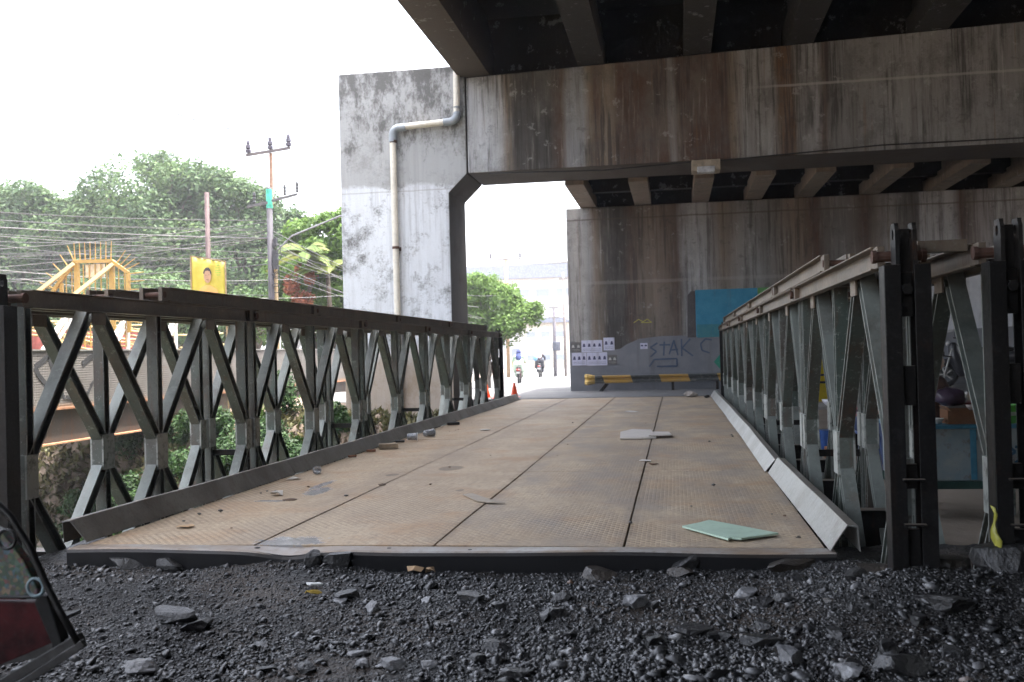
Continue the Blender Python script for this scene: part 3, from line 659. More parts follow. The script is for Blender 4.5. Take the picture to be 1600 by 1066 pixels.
# ------------------------------------------------------------------ flyover
def concrete(name, stops, x0, x1, axis=0, streak=.8, wob=.25, lines=(), dark_top=None, bottom=None, mould=.5, zfade=None, inner=None, linex=None):
    """stained concrete; stops: (position, colour) of run-off stains along an axis"""
    g = NG(name); c = g.xyz(); P = c[axis]
    w1 = g.noise(1.1, 5, .6, g.map((1, 1, .25))); w2 = g.noise(7, 4, .6, g.map((1, 1, .08)))
    p = g.math('ADD', P, g.math('MULTIPLY', g.math('SUBTRACT', w1, .5), wob*2.2)); p = g.math('ADD', p, g.math('MULTIPLY', g.math('SUBTRACT', w2, .5), wob*.8))
    p = g.math('DIVIDE', g.math('SUBTRACT', p, x0), x1-x0)
    col = g.ramp(p, [((a-x0)/(x1-x0), k) for a, k in stops])
    w3 = g.noise(1.2, 6, .7, g.map((1, 1, .55), loc=(11, 4, 7))); col = g.mix(g.math('MULTIPLY', g.step(w3, .45, .62), .55*min(1, streak)), col, (.20, .19, .175))
    s1 = g.noise(5, 6, .65, g.map((1, 1, .07))); s2 = g.noise(16, 5, .65, g.map((1, 1, .05), loc=(4, 2, 1))); n = g.noise(1.4, 6, .7); nf = g.noise(26, 6, .7)
    col = g.mix(g.math('MULTIPLY', g.step(s1, .50, .64), .45*streak), col, (.075, .058, .048))
    col = g.mix(g.math('MULTIPLY', g.step(s2, .56, .68), .40*streak), col, (.42, .40, .37))
    col = g.mix(g.math('MULTIPLY', g.step(g.noise(9, 5, .6, g.map((1, 1, .04), loc=(9, 0, 3))), .62, .68), .5*streak), col, (.19, .11, .055))
    col = g.mix(g.math('MULTIPLY', g.step(g.math('ADD', n, g.math('MULTIPLY', nf, .35)), .68, .84), mould), col, (.10, .098, .092))
    col = g.mix(g.math('MULTIPLY', g.step(nf, .55, .75), .25), col, (.12, .11, .10))
    d1 = g.noise(13, 6, .7, g.map((1, 1, .035), loc=(2, 5, 0))); d2 = g.noise(2.3, 5, .65, g.map((1, 1, .22), loc=(1, 1, 4)))
    col = g.mix(g.math('MULTIPLY', g.math('MULTIPLY', g.step(d1, .47, .57), g.step(d2, .42, .56)), .9*streak), col, (.035, .03, .027))
    col = g.mix(g.math('MULTIPLY', g.math('MULTIPLY', g.step(d1, .60, .68), g.step(d2, .55, .42)), .6*streak), col, (.50, .48, .45))
    sp_ = g.noise(60, 5, .75); col = g.mix(g.math('MULTIPLY', g.step(sp_, .60, .68), .55), col, (.05, .045, .04))
    fl = g.noise(3.1, 8, .75, g.map(loc=(3, 8, 2))); col = g.mix(g.math('MULTIPLY', g.step(fl, .58, .62), .35), col, (.06, .055, .05)); col = g.mix(g.math('MULTIPLY', g.step(fl, .40, .37), .3), col, (.5, .5, .49))
    for z0, half, k, s in lines:
        q = g.math('ABSOLUTE', g.math('SUBTRACT', g.math('ADD', c[2], g.math('MULTIPLY', g.noise(3, 3), .03)), z0+.015)); lm = g.math('MULTIPLY', g.ramp(q, [(half*.5, 1.0), (half, 0.0)]), s); lm = g.math('MULTIPLY', lm, g.step(g.math('DIVIDE', c[0], 20.0), linex[0]/20, linex[1]/20)) if linex else lm; col = g.mix(lm, col, k)
    if bottom:
        zb_, k, a = bottom; col = g.mix(g.math('MULTIPLY', g.ramp(g.math('MULTIPLY', g.math('ADD', g.math('SUBTRACT', c[2], zb_), g.math('MULTIPLY', g.math('SUBTRACT', n, .5), 1.2)), .5), [(0, 1.0), (.25, 0.0)]), a), col, k)
    if zfade:
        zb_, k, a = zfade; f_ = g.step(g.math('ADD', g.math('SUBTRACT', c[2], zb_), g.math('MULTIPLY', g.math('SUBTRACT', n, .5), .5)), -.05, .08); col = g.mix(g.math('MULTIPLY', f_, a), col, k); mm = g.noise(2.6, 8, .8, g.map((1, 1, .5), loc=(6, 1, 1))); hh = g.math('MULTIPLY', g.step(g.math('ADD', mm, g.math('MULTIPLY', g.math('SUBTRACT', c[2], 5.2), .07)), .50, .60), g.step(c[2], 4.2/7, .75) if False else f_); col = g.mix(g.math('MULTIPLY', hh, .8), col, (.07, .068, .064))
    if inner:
        nn = g.xyz(g.n('ShaderNodeNewGeometry').outputs['Normal']); q = g.math('MAXIMUM', g.step(nn[0], .3, .5), g.step(g.math('MULTIPLY', nn[2], -1.0), .4, .6)); col = g.mix(g.math('MULTIPLY', q, .93), col, inner)  # faces toward the opening and undersides: shade put into the colour
    return g.fin(col, .85, g.bump(g.math('ADD', nf, g.math('MULTIPLY', n, .6)), .35, .02))
LG = (.345, .345, .342); GR = (.22, .22, .216); DK = (.065, .06, .055); BN = (.100, .058, .040); TN = (.24, .19, .145); RS = (.15, .085, .045); WH = (.46, .47, .49)
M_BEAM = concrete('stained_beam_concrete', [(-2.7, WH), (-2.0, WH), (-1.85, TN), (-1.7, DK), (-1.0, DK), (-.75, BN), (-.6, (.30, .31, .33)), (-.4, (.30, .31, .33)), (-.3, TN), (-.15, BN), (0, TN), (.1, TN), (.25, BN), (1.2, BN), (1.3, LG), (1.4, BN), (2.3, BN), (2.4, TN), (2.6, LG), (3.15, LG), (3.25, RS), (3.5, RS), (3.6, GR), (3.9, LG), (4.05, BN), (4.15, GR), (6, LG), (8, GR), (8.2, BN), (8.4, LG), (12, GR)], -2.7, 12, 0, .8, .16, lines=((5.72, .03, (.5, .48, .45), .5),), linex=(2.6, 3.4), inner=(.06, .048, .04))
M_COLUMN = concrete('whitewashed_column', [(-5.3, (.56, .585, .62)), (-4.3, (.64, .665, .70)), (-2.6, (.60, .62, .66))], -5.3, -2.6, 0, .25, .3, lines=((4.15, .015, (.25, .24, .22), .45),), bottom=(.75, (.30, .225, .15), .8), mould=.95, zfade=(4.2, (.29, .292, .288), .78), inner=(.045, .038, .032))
M_WALL = concrete('stained_wall_concrete', [(-1.3, LG), (-1.0, (.48, .46, .43)), (-.75, LG), (-.6, TN), (-.3, DK), (.1, DK), (.25, BN), (.8, TN), (1.0, (.20, .15, .115)), (1.35, BN), (1.5, LG), (1.75, WH), (2.1, LG), (2.4, TN), (2.9, LG), (3.3, GR), (4.1, TN), (4.5, BN), (5.0, GR), (5.6, BN), (6.1, LG), (6.6, DK), (6.8, WH), (7.4, WH), (7.6, BN), (8.4, WH), (9.5, GR), (14, GR)], -1.3, 14, 0, .62, .18, lines=((2.55, .05, (.42, .40, .38), .22), (4.05, .025, (.10, .08, .06), .6)), mould=.3)
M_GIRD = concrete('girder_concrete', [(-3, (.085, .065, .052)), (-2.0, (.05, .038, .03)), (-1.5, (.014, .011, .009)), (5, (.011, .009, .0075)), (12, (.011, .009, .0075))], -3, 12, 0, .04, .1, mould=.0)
M_GIRDB = concrete('low_girder_concrete', [(-3, (.24, .19, .15)), (12, (.22, .18, .14))], -3, 12, 0, .3, .3, mould=.4)
FY = thing('flyover', 'stained concrete road flyover on a portal frame and abutment wall', 'flyover')
YF, YB_ = 14.0, 15.5; zg = lambda x: 6.3+.030*(x+2.4)
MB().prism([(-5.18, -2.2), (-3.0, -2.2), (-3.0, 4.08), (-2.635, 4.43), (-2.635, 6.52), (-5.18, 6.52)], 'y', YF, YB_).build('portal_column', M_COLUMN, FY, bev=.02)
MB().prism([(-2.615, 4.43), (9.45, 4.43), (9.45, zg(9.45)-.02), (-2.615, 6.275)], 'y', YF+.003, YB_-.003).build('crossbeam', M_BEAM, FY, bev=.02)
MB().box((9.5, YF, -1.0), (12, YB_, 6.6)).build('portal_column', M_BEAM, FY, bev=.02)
for xc, wd in ((-2.455, .61), (-.2, .5), (1.78, .5), (3.62, .5), (5.9, .6), (8.0, .5), (10.2, .5), (12.3, .5), (14.4, .5), (16.5, .5), (18.6, .5)):
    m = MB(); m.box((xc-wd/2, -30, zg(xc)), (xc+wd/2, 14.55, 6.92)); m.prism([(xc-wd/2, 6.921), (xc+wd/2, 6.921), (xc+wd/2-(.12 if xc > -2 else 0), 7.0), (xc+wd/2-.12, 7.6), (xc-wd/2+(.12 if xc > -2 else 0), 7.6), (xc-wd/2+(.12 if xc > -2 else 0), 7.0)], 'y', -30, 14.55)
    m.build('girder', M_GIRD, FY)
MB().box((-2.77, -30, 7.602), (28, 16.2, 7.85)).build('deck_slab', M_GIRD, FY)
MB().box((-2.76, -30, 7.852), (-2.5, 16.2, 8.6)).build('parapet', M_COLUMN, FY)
MB().prism([(-2.6, zg(-2.6)+.001), (9.4, zg(9.4)+.001), (17.9, 6.66), (17.9, 7.6), (-2.6, 7.6)], 'y', 14.7, 15.1).build('diaphragm', M_GIRD, FY); MB().box((-.93, 19.25, 4.345), (17.5, 19.5, 5.6)).build('back_wall', M_GIRD, FY)
for y in (2.0, 8.5):
    for a, b in ((-2.14, -.46), (.06, 1.52), (2.04, 3.36), (3.88, 5.59), (6.21, 7.74)): MB().box((a, y, 6.7), (b, y+.25, 7.6)).build('diaphragm', M_GIRD, FY)
# low back span
for xc in (-.72, .57, 1.9, 3.1, 4.25, 5.7, 7.1, 8.5, 10, 11.5, 13):
    m = MB(); m.box((xc-.19, YB_+.002, 4.35), (xc+.19, 19.2, 4.62)); m.box((xc-.1, YB_+.002, 4.62), (xc+.1, 19.2, 5.6)); m.build('girder', M_GIRDB, FY)
xb = [-.62, .47, .67, 1.8, 2.0, 3.0, 3.2, 4.15, 4.35, 5.6, 5.8, 7.0, 7.2, 8.4]
for i in range(0, 14, 2): MB().box((xb[i]+.002, 17.9, 4.55), (xb[i+1]-.002, 18.15, 5.6)).build('diaphragm', M_GIRD, FY)
MB().box((-.98, YB_+.004, 5.602), (18, 40, 5.85)).build('deck_slab', M_GIRD, FY)
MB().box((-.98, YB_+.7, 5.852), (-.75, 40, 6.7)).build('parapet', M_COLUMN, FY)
AB = MB().box((-1.25, 18.8, -1.2), (28, 40, 4.34)).build('abutment_wall', M_WALL, FY, bev=.03)
MB().box((-2.7, -23, -1), (28, -22, 6.28)).build('rear_light_blocker', M_GIRD, FY); MB().box((17, -21.9, -1), (18, 8, 6.28)).build('side_light_blocker', M_GIRD, FY)  # unseen walls added to block light from behind the camera and the right
# painted patches on the abutment wall
def patch(name, poly, mat, y=18.797, th=.004, label=None):
    o = MB().prism(poly, 'y', y-th, y).build(name, mat, AB)
    if label: o['label'] = label
    return o
def paint(name, c, c2, sc_=6): 
    g = NG(name); n = g.noise(sc_, 6, .65); n2 = g.noise(40, 4, .6); s1 = g.noise(6, 5, .6, g.map((1, 1, .1)))
    col = g.mix(g.step(n, .35, .65), c, c2); col = g.mix(g.math('MULTIPLY', g.step(n2, .66, .7), .5), col, (.4, .4, .4)); col = g.mix(g.math('MULTIPLY', g.step(s1, .55, .7), .3), col, (.10, .09, .085))
    return g.fin(col, .75, g.bump(n2, .2, .01))
M_GREYP = paint('grey_paint', (.16, .17, .195), (.22, .225, .245), 1.5)
pts = [(-1.24, -.2), (12.9, -.2), (12.9, 1.2)]
top = [(9, 1.22), (8, 1.3), (7.2, 1.14), (6.5, 1.2), (5, 1.22), (3.6, 1.2), (2.5, 1.18), (1.75, 1.20), (1.4, 1.25), (.9, 1.25), (.4, 1.2), (.1, 1.08), (-.05, .98), (-.3, .95), (-.6, .93), (-.7, 1.12), (-1.24, 1.18)]
patch('painted_band', pts+top, M_GREYP, label='slate grey painted lower band of the wall')
mu = patch('mural', [(1.72, 1.22), (3.13, 1.22), (3.13, 2.30), (1.72, 2.30)], paint('blue_paint', (.03, .22, .36), (.05, .27, .42)), 18.792, label='bright blue mural panel'); 
patch('mural', [(1.74, 1.19), (3.13, 1.21), (3.13, 1.48), (1.74, 1.50)], paint('teal_paint', (.035, .19, .25), (.06, .22, .24)), 18.787, .003, label='darker teal foot of the blue mural')
patch('mural', [(3.14, 1.3), (5.2, 1.3), (5.2, 2.32), (3.14, 2.30)], paint('green_paint', (.10, .30, .09), (.14, .36, .12)), 18.791, label='green mural panel right of the blue one')
patch('mural', [(1.52, 1.2), (1.715, 1.2), (1.715, 2.28), (1.62, 2.27), (1.54, 2.18)], paint('dark_paint', (.07, .065, .068), (.10, .09, .09)), 18.79, label='dark upright border left of the blue mural')
patch('mural', [(6.9, 1.2), (8.6, 1.25), (8.7, 2.6), (6.95, 2.5)], paint('white_paint', (.60, .62, .66), (.50, .52, .56)), 18.79, label='whitewashed patch at the right of the wall')
patch('mural', [(2.10, .62), (2.30, .38), (2.45, .36), (2.45, .95), (2.32, .88)], paint('jade_paint', (.02, .22, .15), (.03, .26, .18)), 18.789, label='jade green diamond on the grey band')
def stroke(m, pts, wd, y):
    for a, b in zip(pts[:-1], pts[1:]): m.bar((a[0], y, a[1]), (b[0], y, b[1]), wd, .004, (0, 1, 0))
gm = MB(); U = lambda x, z: (.62+x*.58, .62+z*.5); yg = 18.788
for L in ([(.35, .95), (.05, .75), (.3, .55), (.05, .3)], [(.42, .85), (.85, .85)], [(.62, 1.0), (.58, .35)], [(.80, .4), (1.0, 1.05), (1.15, .35)], [(.85, .6), (1.15, .62)], [(1.3, 1.1), (1.3, .3)], [(1.65, 1.1), (1.32, .68), (1.75, .3)], [(2.5, 1.02), (2.25, 1.08), (2.05, .85), (2.1, .55), (2.4, .42)], [(.2, .18), (1.1, .2), (1.1, -.15), (.3, -.15)], [(.2, .18), (.0, -.15)]):
    stroke(gm, [U(*q) for q in L], .035, yg); yg -= .0012
gm.build('graffiti', paint('blue_spray', (.06, .09, .16), (.09, .12, .18)), AB)['label'] = 'blue sprayed letters STAKC on the grey band'
gm = MB(); stroke(gm, [(.28, 1.58), (.4, 1.66), (.5, 1.6), (.6, 1.66), (.7, 1.58), (.45, 1.58)], .02, 18.79); gm.build('graffiti', paint('yellow_spray', (.35, .33, .05), (.4, .36, .08)), AB)['label'] = 'small yellow squiggle'
# light fitting under the crossbeam edge
lf = MB(); lf.box((1.62, 13.90, 4.22), (2.14, 14.3, 4.425)); L1 = lf.build('light_fitting', plain('fitting_grey', (.30, .25, .19), .6), FY, bev=.01)
MB().box((1.72, 13.885, 4.19), (2.04, 14.1, 4.30)).build('lamp_glass', plain('lamp_glass', (.45, .47, .5), .25), L1, bev=.01)
cb = MB(); cb.tube([(-2.2, 13.97, 4.40), (0, 13.97, 4.34), (1.6, 13.95, 4.40)], .012, 6); cb.tube([(2.14, 13.96, 4.40), (5, 13.97, 4.52), (9, 13.97, 4.50)], .012, 6); cb.build('cable', plain('cable_black', (.02, .02, .02), .6), FY)
# drainpipe
DP = MB(); M_PVC = plain('pale_pvc', (.62, .58, .50), .4, var=.1, scale=3, bump=.03); M_PVCG = plain('grey_pvc', (.26, .29, .32), .4, var=.08)
yp = 13.9; r_ = .062
DP.tube([(-4.05, yp, -.3), (-4.07, yp, 5.22)], r_, 16); DP.tube([(-3.93, yp, 5.375), (-2.98, yp, 5.425)], r_, 16); DP.tube([(-2.79, yp, 5.58), (-2.77, yp, 6.75)], r_, 16)
dp = DP.build('drainpipe', M_PVC, FY, smooth=False)
def elbow(pts):
    MB().tube(pts, .075, 16).build('elbow', M_PVCG, dp, smooth=False)
arc = lambda c, a0, a1, rr_, n=7: [(c[0]+rr_*math.cos(R(a0+(a1-a0)*i/n)), yp, c[1]+rr_*math.sin(R(a0+(a1-a0)*i/n))) for i in range(n+1)]
elbow([(-4.07, yp, 5.10)]+arc((-3.93, 5.23), 180, 90, .14)+[(-3.80, yp, 5.375)])
elbow([(-3.05, yp, 5.42)]+arc((-2.93, 5.57), 270, 360, .145)+[(-2.785, yp, 5.70)])
for z, x, mt in ((6.45, -2.775, M_PVCG), (6.62, -2.773, M_PVCG)): MB().tube([(x, yp, z), (x, yp, z+.10)], .076, 16).build('collar', mt, dp)
for z in (3.02, 5.08): MB().tube([(-4.06, yp, z), (-4.06, yp, z+.05)], .07, 14).build('collar', M_RUST, dp)
MB().box((-4.14, 13.96, 2.99), (-3.98, 14.0, 3.06)).build('bracket', M_RUST, dp)
# posters on the abutment
def poster(x, z, wd, ht, label, kind=0, group=None):
    t = thing('poster', label, 'poster', (x, 18.79, z), 0, group)
    MB().box((0, -.006, 0), (wd, 0, ht)).build('sheet', paint('poster_white' if kind == 0 else 'poster_dark', (.55, .56, .72) if kind == 0 else (.10, .10, .11), (.62, .62, .74) if kind == 0 else (.16, .15, .14), 12), t)
    m = MB(); n = max(2, int(wd/.11))
    for i in range(n):
        cx = (i+.5)*wd/n; m.prism([(cx-.035, ht*.45), (cx+.035, ht*.45), (cx+.018, ht*.72), (cx-.018, ht*.72)], 'y', -.009, -.0065)
    for k_ in range(2): m.box((.03, -.009, ht*(.13+.12*k_)), (wd-.03, -.0065, ht*(.15+.12*k_)))
    m.build('print', plain('poster_ink', (.06, .06, .14), .8) if kind == 0 else plain('poster_pale', (.5, .5, .48), .8), t); return t
poster(-1.22, .93, .25, .23, 'dark poster at the top left corner of the pier wall', 1)
poster(-.96, .92, .49, .28, 'wide pale poster in the upper row, between dark and narrow ones')
poster(-.44, .95, .26, .30, 'narrow pale poster at the upper right of the cluster')
poster(-1.19, .61, .34, .30, 'pale poster in the lower row, left one')
poster(-.84, .60, .48, .31, 'wide pale poster in the lower row, middle one')
poster(-.35, .62, .22, .22, 'torn dark poster at the lower right of the cluster', 1)
poster(.42, .96, .17, .14, 'small lone poster fragment on the dark streak')

# guard rail
def mat_rail():
    g = NG('striped_rail_paint'); x = g.xyz()[0]
    p = g.math('ADD', g.math('MULTIPLY', g.xyz()[2], .35), x); fr = g.math('FRACT', g.math('DIVIDE', g.math('ADD', p, 10.08), 1.30)); st = g.step(fr, .495, .505)
    col = g.mix(st, (.055, .06, .06), (.42, .25, .055)); n = g.noise(12, 6, .7)
    col = g.mix(g.math('MULTIPLY', g.step(n, .52, .68), .55), col, (.22, .20, .17)); return g.fin(col, .55, g.bump(n, .2, .01))
GRL = thing('guard_rail', 'black and yellow striped crash barrier along the foot of the wall', 'guard rail')
prof = [(0, .37), (.05, .358), (.05, .325), (0, .30), (0, .265), (.05, .24), (.05, .205), (0, .19)]
yr = 18.35; m = MB(); pr = [(yr-a, b+.0) for a, b in prof]+[(yr-a+.008, b) for a, b in prof[::-1]]; m.prism(pr, 'x', -.62, 8.8); m.build('rail', mat_rail(), GRL)
m = MB(); vs = []; k = len(prof)
for i, (dx, dy, sc_) in enumerate(((0, 0, 1), (-.08, .0, 1.15), (-.18, .03, 1.35), (-.24, .12, 1.3))):
    for a, b in prof: vs.append((-.625+dx, yr-a*sc_+dy, .28+(b-.28)*sc_))
m.add(vs, [(i*k+j, i*k+j+1, (i+1)*k+j+1, (i+1)*k+j) for i in range(3) for j in range(k-1)]); e = m.build('end_terminal', plain('worn_yellow', (.42, .28, .08), .6, var=.4), GRL); mo = e.modifiers.new('s', 'SOLIDIFY'); mo.thickness = .01
MB().bar((-.35, yr+.04, .18), (-.62, yr+.25, -.12), .06, .05).build('brace', M_DARK, GRL)
for x in (1.15, 2.15, 4.4, 6.6, 8.6): MB().box((x-.03, yr+.01, -.15), (x+.03, yr+.09, .30)).build('post', M_DARK, GRL)

# ------------------------------------------------------------------ figures: one continuous body from tapered capsules
def solidify(name, caps, mat, parent, vox=.015, sm=3, balls=()):
    m = MB()
    for p, r0, q, r1 in caps:
        p, q = V(p), V(q); n = 6; pts = [p-(q-p).normalized()*r0*.75]+[p+(q-p)*i/n for i in range(n+1)]+[q+(q-p).normalized()*r1*.75]
        rs = [r0*.6]+[r0+(r1-r0)*i/n for i in range(n+1)]+[r1*.6]; m.tube(pts, rs, 12)
    for c, r in balls: m.blob(c, r, 0, 1, 3)
    o = m.build(name, mat, parent)
    rm = o.modifiers.new('r', 'REMESH'); rm.mode = 'VOXEL'; rm.voxel_size = vox; rm.use_smooth_shade = True
    s_ = o.modifiers.new('s', 'SMOOTH'); s_.iterations = sm; s_.factor = .5
    dg = bpy.context.evaluated_depsgraph_get(); dg.update(); me = bpy.data.meshes.new_from_object(o.evaluated_get(dg)); o.modifiers.clear(); o.data = me
    if not me.materials: me.materials.append(mat)
    return o
M_SKIN = plain('brown_skin', (.28, .16, .10), .55, var=.08, scale=20, bump=.03); M_HAIR = plain('black_hair', (.012, .011, .01), .5)
def head(c, d, rr_=.10):
    """capsule list and balls of a head facing d"""
    c, d = V(c), V(d).normalized(); sd = V((0, 0, 1)).cross(d).normalized(); B = [(tuple(c), (.078, .078, .105)), (tuple(c+d*.02+V((0, 0, -.05))), (.055, .055, .06))]
    B += [(tuple(c+d*.088+V((0, 0, -.005))), (.014, .014, .02)), (tuple(c+d*.078+V((0, 0, -.048))), (.022, .022, .008))]
    for s in (-1, 1): B += [(tuple(c+sd*s*.078+V((0, 0, -.005))), (.014, .016, .028)), (tuple(c+sd*s*.03+d*.066+V((0, 0, .012))), (.014, .014, .01))]
    return B
def hand(w, d, up, s=1.0):
    """palm and five curled fingers as capsules"""
    w, d, up = V(w), V(d).normalized(), V(up).normalized(); sd = d.cross(up).normalized(); C = []
    for k in (-1, 0, 1): C.append((w+sd*k*.022, .016*s, w+d*.085+sd*k*.026, .013*s))
    for k, L in ((-1.5, .055), (-.5, .07), (.5, .075), (1.5, .065)):
        b = w+d*.088+sd*k*.019; mdl = b+d*L*.55-up*.012; C.append((b, .010*s, mdl, .009*s)); C.append((mdl, .009*s, mdl+d*L*.25-up*L*.45, .008*s))
    C.append((w+d*.03-sd*.03, .012*s, w+d*.07-sd*.06-up*.015, .010*s)); C.append((w+d*.07-sd*.06-up*.015, .010*s, w+d*.10-sd*.058-up*.03, .009*s)); return C
def sit_person(label, loc, rz, shirt, trousers, hat=None, extra=None, vox=.012, towel=None):
    """seated figure facing +Y local, seat top at z=.45"""
    t = thing('person', label, 'person', loc, rz)
    hip = V((0, 0, .54)); ch = V((0, .05, .88)); nk = V((0, .07, 1.04)); hd = V((0, .10, 1.20)); body = [(hip, .13, ch, .14), (ch, .12, nk, .06), (nk, .052, hd-V((0, 0, .06)), .05)]
    sh = []; tr_ = [((-.07, 0, .53), .13, (.07, 0, .53), .13)]; hands = []
    for s in (-1, 1):
        S_ = V((s*.18, .06, .99)); E_ = V((s*.22, .16, .74)); W_ = V((s*.15, .38, .66)); K_ = V((s*.13, .42, .50)); A_ = V((s*.13, .40, .09)); F_ = V((s*.14, .58, .035)); H_ = V((s*.09, 0, .54))
        body += [((0, .06, .98), .07, S_, .055), (S_, .052, E_, .04), (E_, .038, W_, .026), (H_, .085, K_, .06), (K_, .055, A_, .036), (A_, .035, F_, .03)]; body += hand(W_, (0, 1, -.1), (0, 0, 1))
        sh += [(S_, .068, E_, .056), (E_, .053, E_+(W_-E_)*.25, .05)]; tr_ += [(H_, .105, K_, .078), (K_, .074, A_+V((0, 0, .05)), .06)]
    sh += [(hip+V((0, 0, .02)), .155, ch, .165), (ch, .15, (0, .06, .99), .10), ((-.16, .06, .975), .07, (.16, .06, .975), .07)]
    solidify('body', body, M_SKIN, t, vox, 2, head(hd, (0, 1, -.15)))
    solidify('shirt', sh, shirt, t, .018, 3); solidify('trousers', tr_, trousers, t, .018, 3)
    for s in (-1, 1): MB().blob((s*.14, .50, .03), (.05, .13, .035), .02, 3, 3).build('shoe', M_HAIR, t, smooth=True)
    m = MB(); m.blob(hd+V((0, -.018, .025)), (.088, .085, .10), .03, 2, 3); m.build('hair', M_HAIR, t, smooth=True)
    if hat:
        h = MB(); h.lathe([(.098, 0), (.10, .03), (.09, .07), (.05, .10), (.005, .108)], hd+V((0, -.01, .035)), 20); ho = h.build('cap', hat, t, smooth=True)
        b = MB(); b.prism([(-.075, .07), (.075, .07), (.065, .15), (.03, .175), (-.03, .175), (-.065, .15)], 'z', 0, .008); bo = b.build('brim', hat, ho); bo.location = hd+V((0, -.01, .045)); bo.rotation_euler = (-.15, 0, 0)
    if towel: solidify('towel', [((-.06, .0, 1.10), .045, (-.10, .10, .95), .045), ((-.10, .10, .95), .045, (-.10, .16, .62), .055), ((.06, .0, 1.10), .045, (.10, .12, .9), .04), ((-.06, -.03, 1.12), .04, (.06, -.03, 1.12), .04)], towel, t, .018, 3)
    return t
def stool(loc, label, mat):
    t = thing('stool', label, 'stool', loc); MB().lathe([(.15, .42), (.16, .435), (.155, .45)], (0, 0, 0), 20).build('seat', mat, t)
    for a in range(4): c, s = math.cos(a*1.571+.78), math.sin(a*1.571+.78); MB().tube([(c*.17, s*.17, 0), (c*.11, s*.11, .42)], .016, 8).build('leg', mat, t)
GY = -.42
def check(name, a, b, sc_):
    g = NG(name); x = g.n('ShaderNodeTexChecker'); g.put(x.inputs[0], g.tc); x.inputs['Scale'].default_value = sc_; x.inputs[1].default_value = (*a, 1); x.inputs[2].default_value = (*b, 1)
    return g.fin(x.outputs[0], .85)
M_WCLOTH = plain('white_cloth', (.62, .60, .56), .85, var=.1); M_JEAN = plain('blue_jeans', (.035, .055, .13), .85)
sit_person('seated vendor in black peaked cap, white towel over the shoulders, behind the blue cart', (3.60, 5.3, GY), R(-80), plain('grey_brown_shirt', (.10, .06, .05), .85), M_JEAN, plain('black_cap', (.015, .013, .013), .8), towel=M_WCLOTH)
stool((3.60, 5.3, GY), 'round plastic stool under the capped vendor', plain('red_plastic', (.35, .05, .04), .4))
sit_person('seated person in a red checked shirt and blue jeans behind the first right post', (3.24, 6.2, GY), R(-150), check('red_check', (.26, .03, .05), (.05, .02, .04), 22), M_JEAN)
stool((3.24, 6.2, GY), 'round plastic stool under the person in the checked shirt', plain('blue_plastic', (.05, .10, .28), .4))

# vendor cart
CT = thing('food_cart', 'pale blue painted wooden vendor cart with brown box and green basket on top', 'cart', (3.78, 3.6, GY-.1))
def mat_cart():
    g = NG('worn_blue_paint'); n = g.noise(3, 6, .65); x = g.xyz()
    col = g.mix(g.step(n, .38, .6), (.20, .28, .31), (.33, .35, .34)); col = g.mix(g.math('MULTIPLY', g.step(g.noise(8, 6, .7), .55, .64), .7), col, (.16, .12, .09)); return g.fin(col, .6, g.bump(g.noise(30), .2, .01))
MB().box((-.85, -.35, .40), (.85, .35, .80)).build('cabinet', mat_cart(), CT, bev=.006)
M_CBL = plain('bright_blue_trim', (.05, .20, .30), .5)
MB().box((-.88, -.38, .802), (.88, .38, .83)).build('counter', M_CBL, CT, bev=.004)
m = MB()
for x in (-.83, -.32, .2, .75): m.box((x-.022, -.358, .41), (x+.022, -.351, .795))
m.build('trim', M_CBL, CT); MB().box((-.87, -.37, .34), (.87, .37, .399)).build('base_rail', plain('dark_green_trim', (.02, .06, .05), .5), CT)
m = MB(); 
for a in ([(-.10, .66), (-.14, .62), (-.08, .58), (-.02, .62), (-.06, .66)], [(-.02, .66), (.05, .64), (.01, .58), (.06, .55)], [(-.12, .56), (-.02, .54), (.06, .60)]): 
    for p, q in zip(a[:-1], a[1:]): m.bar((p[0], -.356, p[1]), (q[0], -.356, q[1]), .02, .004, (0, 1, 0))
m.build('painted_scrawl', plain('navy_ink', (.03, .09, .16), .7), CT)
for x in (-.8, .8):
    for y in (-.3, .3): MB().box((x-.025, y-.025, .1), (x+.025, y+.025, .338)).build('leg', M_DARK, CT)
CZ = GY+.732
def cbox(x, y, sx, sy, sz, mat, label, name='cardboard_box', cat='box', open_=True):
    t = thing(name, label, cat, (x, y, CZ)); w_ = .012
    m = MB(); m.box((-sx, -sy, 0), (sx, -sy+w_, sz)); m.box((-sx, sy-w_, 0), (sx, sy, sz)); m.box((-sx, -sy+w_, 0), (-sx+w_, sy-w_, sz)); m.box((sx-w_, -sy+w_, 0), (sx, sy-w_, sz)); m.box((-sx+w_, -sy+w_, 0), (sx-w_, sy-w_, w_)); m.build('box_walls', mat, t)
    return t
b1 = cbox(3.42, 3.42, .125, .12, .11, plain('brown_card', (.20, .09, .04), .8, var=.12), 'brown cardboard box on the blue cart counter'); 
for s in (-1, 1): MB().bar((s*.122, -.11, .108), (s*.16, -.11, .14), .22, .005, (0, 0, 1)).build('flap', plain('brown_card_flap', (.22, .11, .05), .8), b1)
def basket(x, y, label):
    t = thing('basket', label, 'basket', (x, y, CZ)); g = plain('lime_plastic', (.10, .50, .05), .4, var=.06)
    m = MB(); m.lathe([(.12, 0), (.15, .13), (.158, .132), (.158, .14), (.143, .14), (.115, .01)], (0, 0, 0), 24, False); m.lathe([(.001, .008), (.118, .008)], (0, 0, 0), 24, False); m.build('bowl', g, t, smooth=False)
    MB().lathe([(.137, .062), (.146, .062), (.152, .09), (.142, .09)], (0, 0, 0), 24, False).build('band', plain('pale_band', (.45, .55, .40), .5), t); return t
basket(3.70, 3.40, 'bright lime green plastic basket beside the brown box')
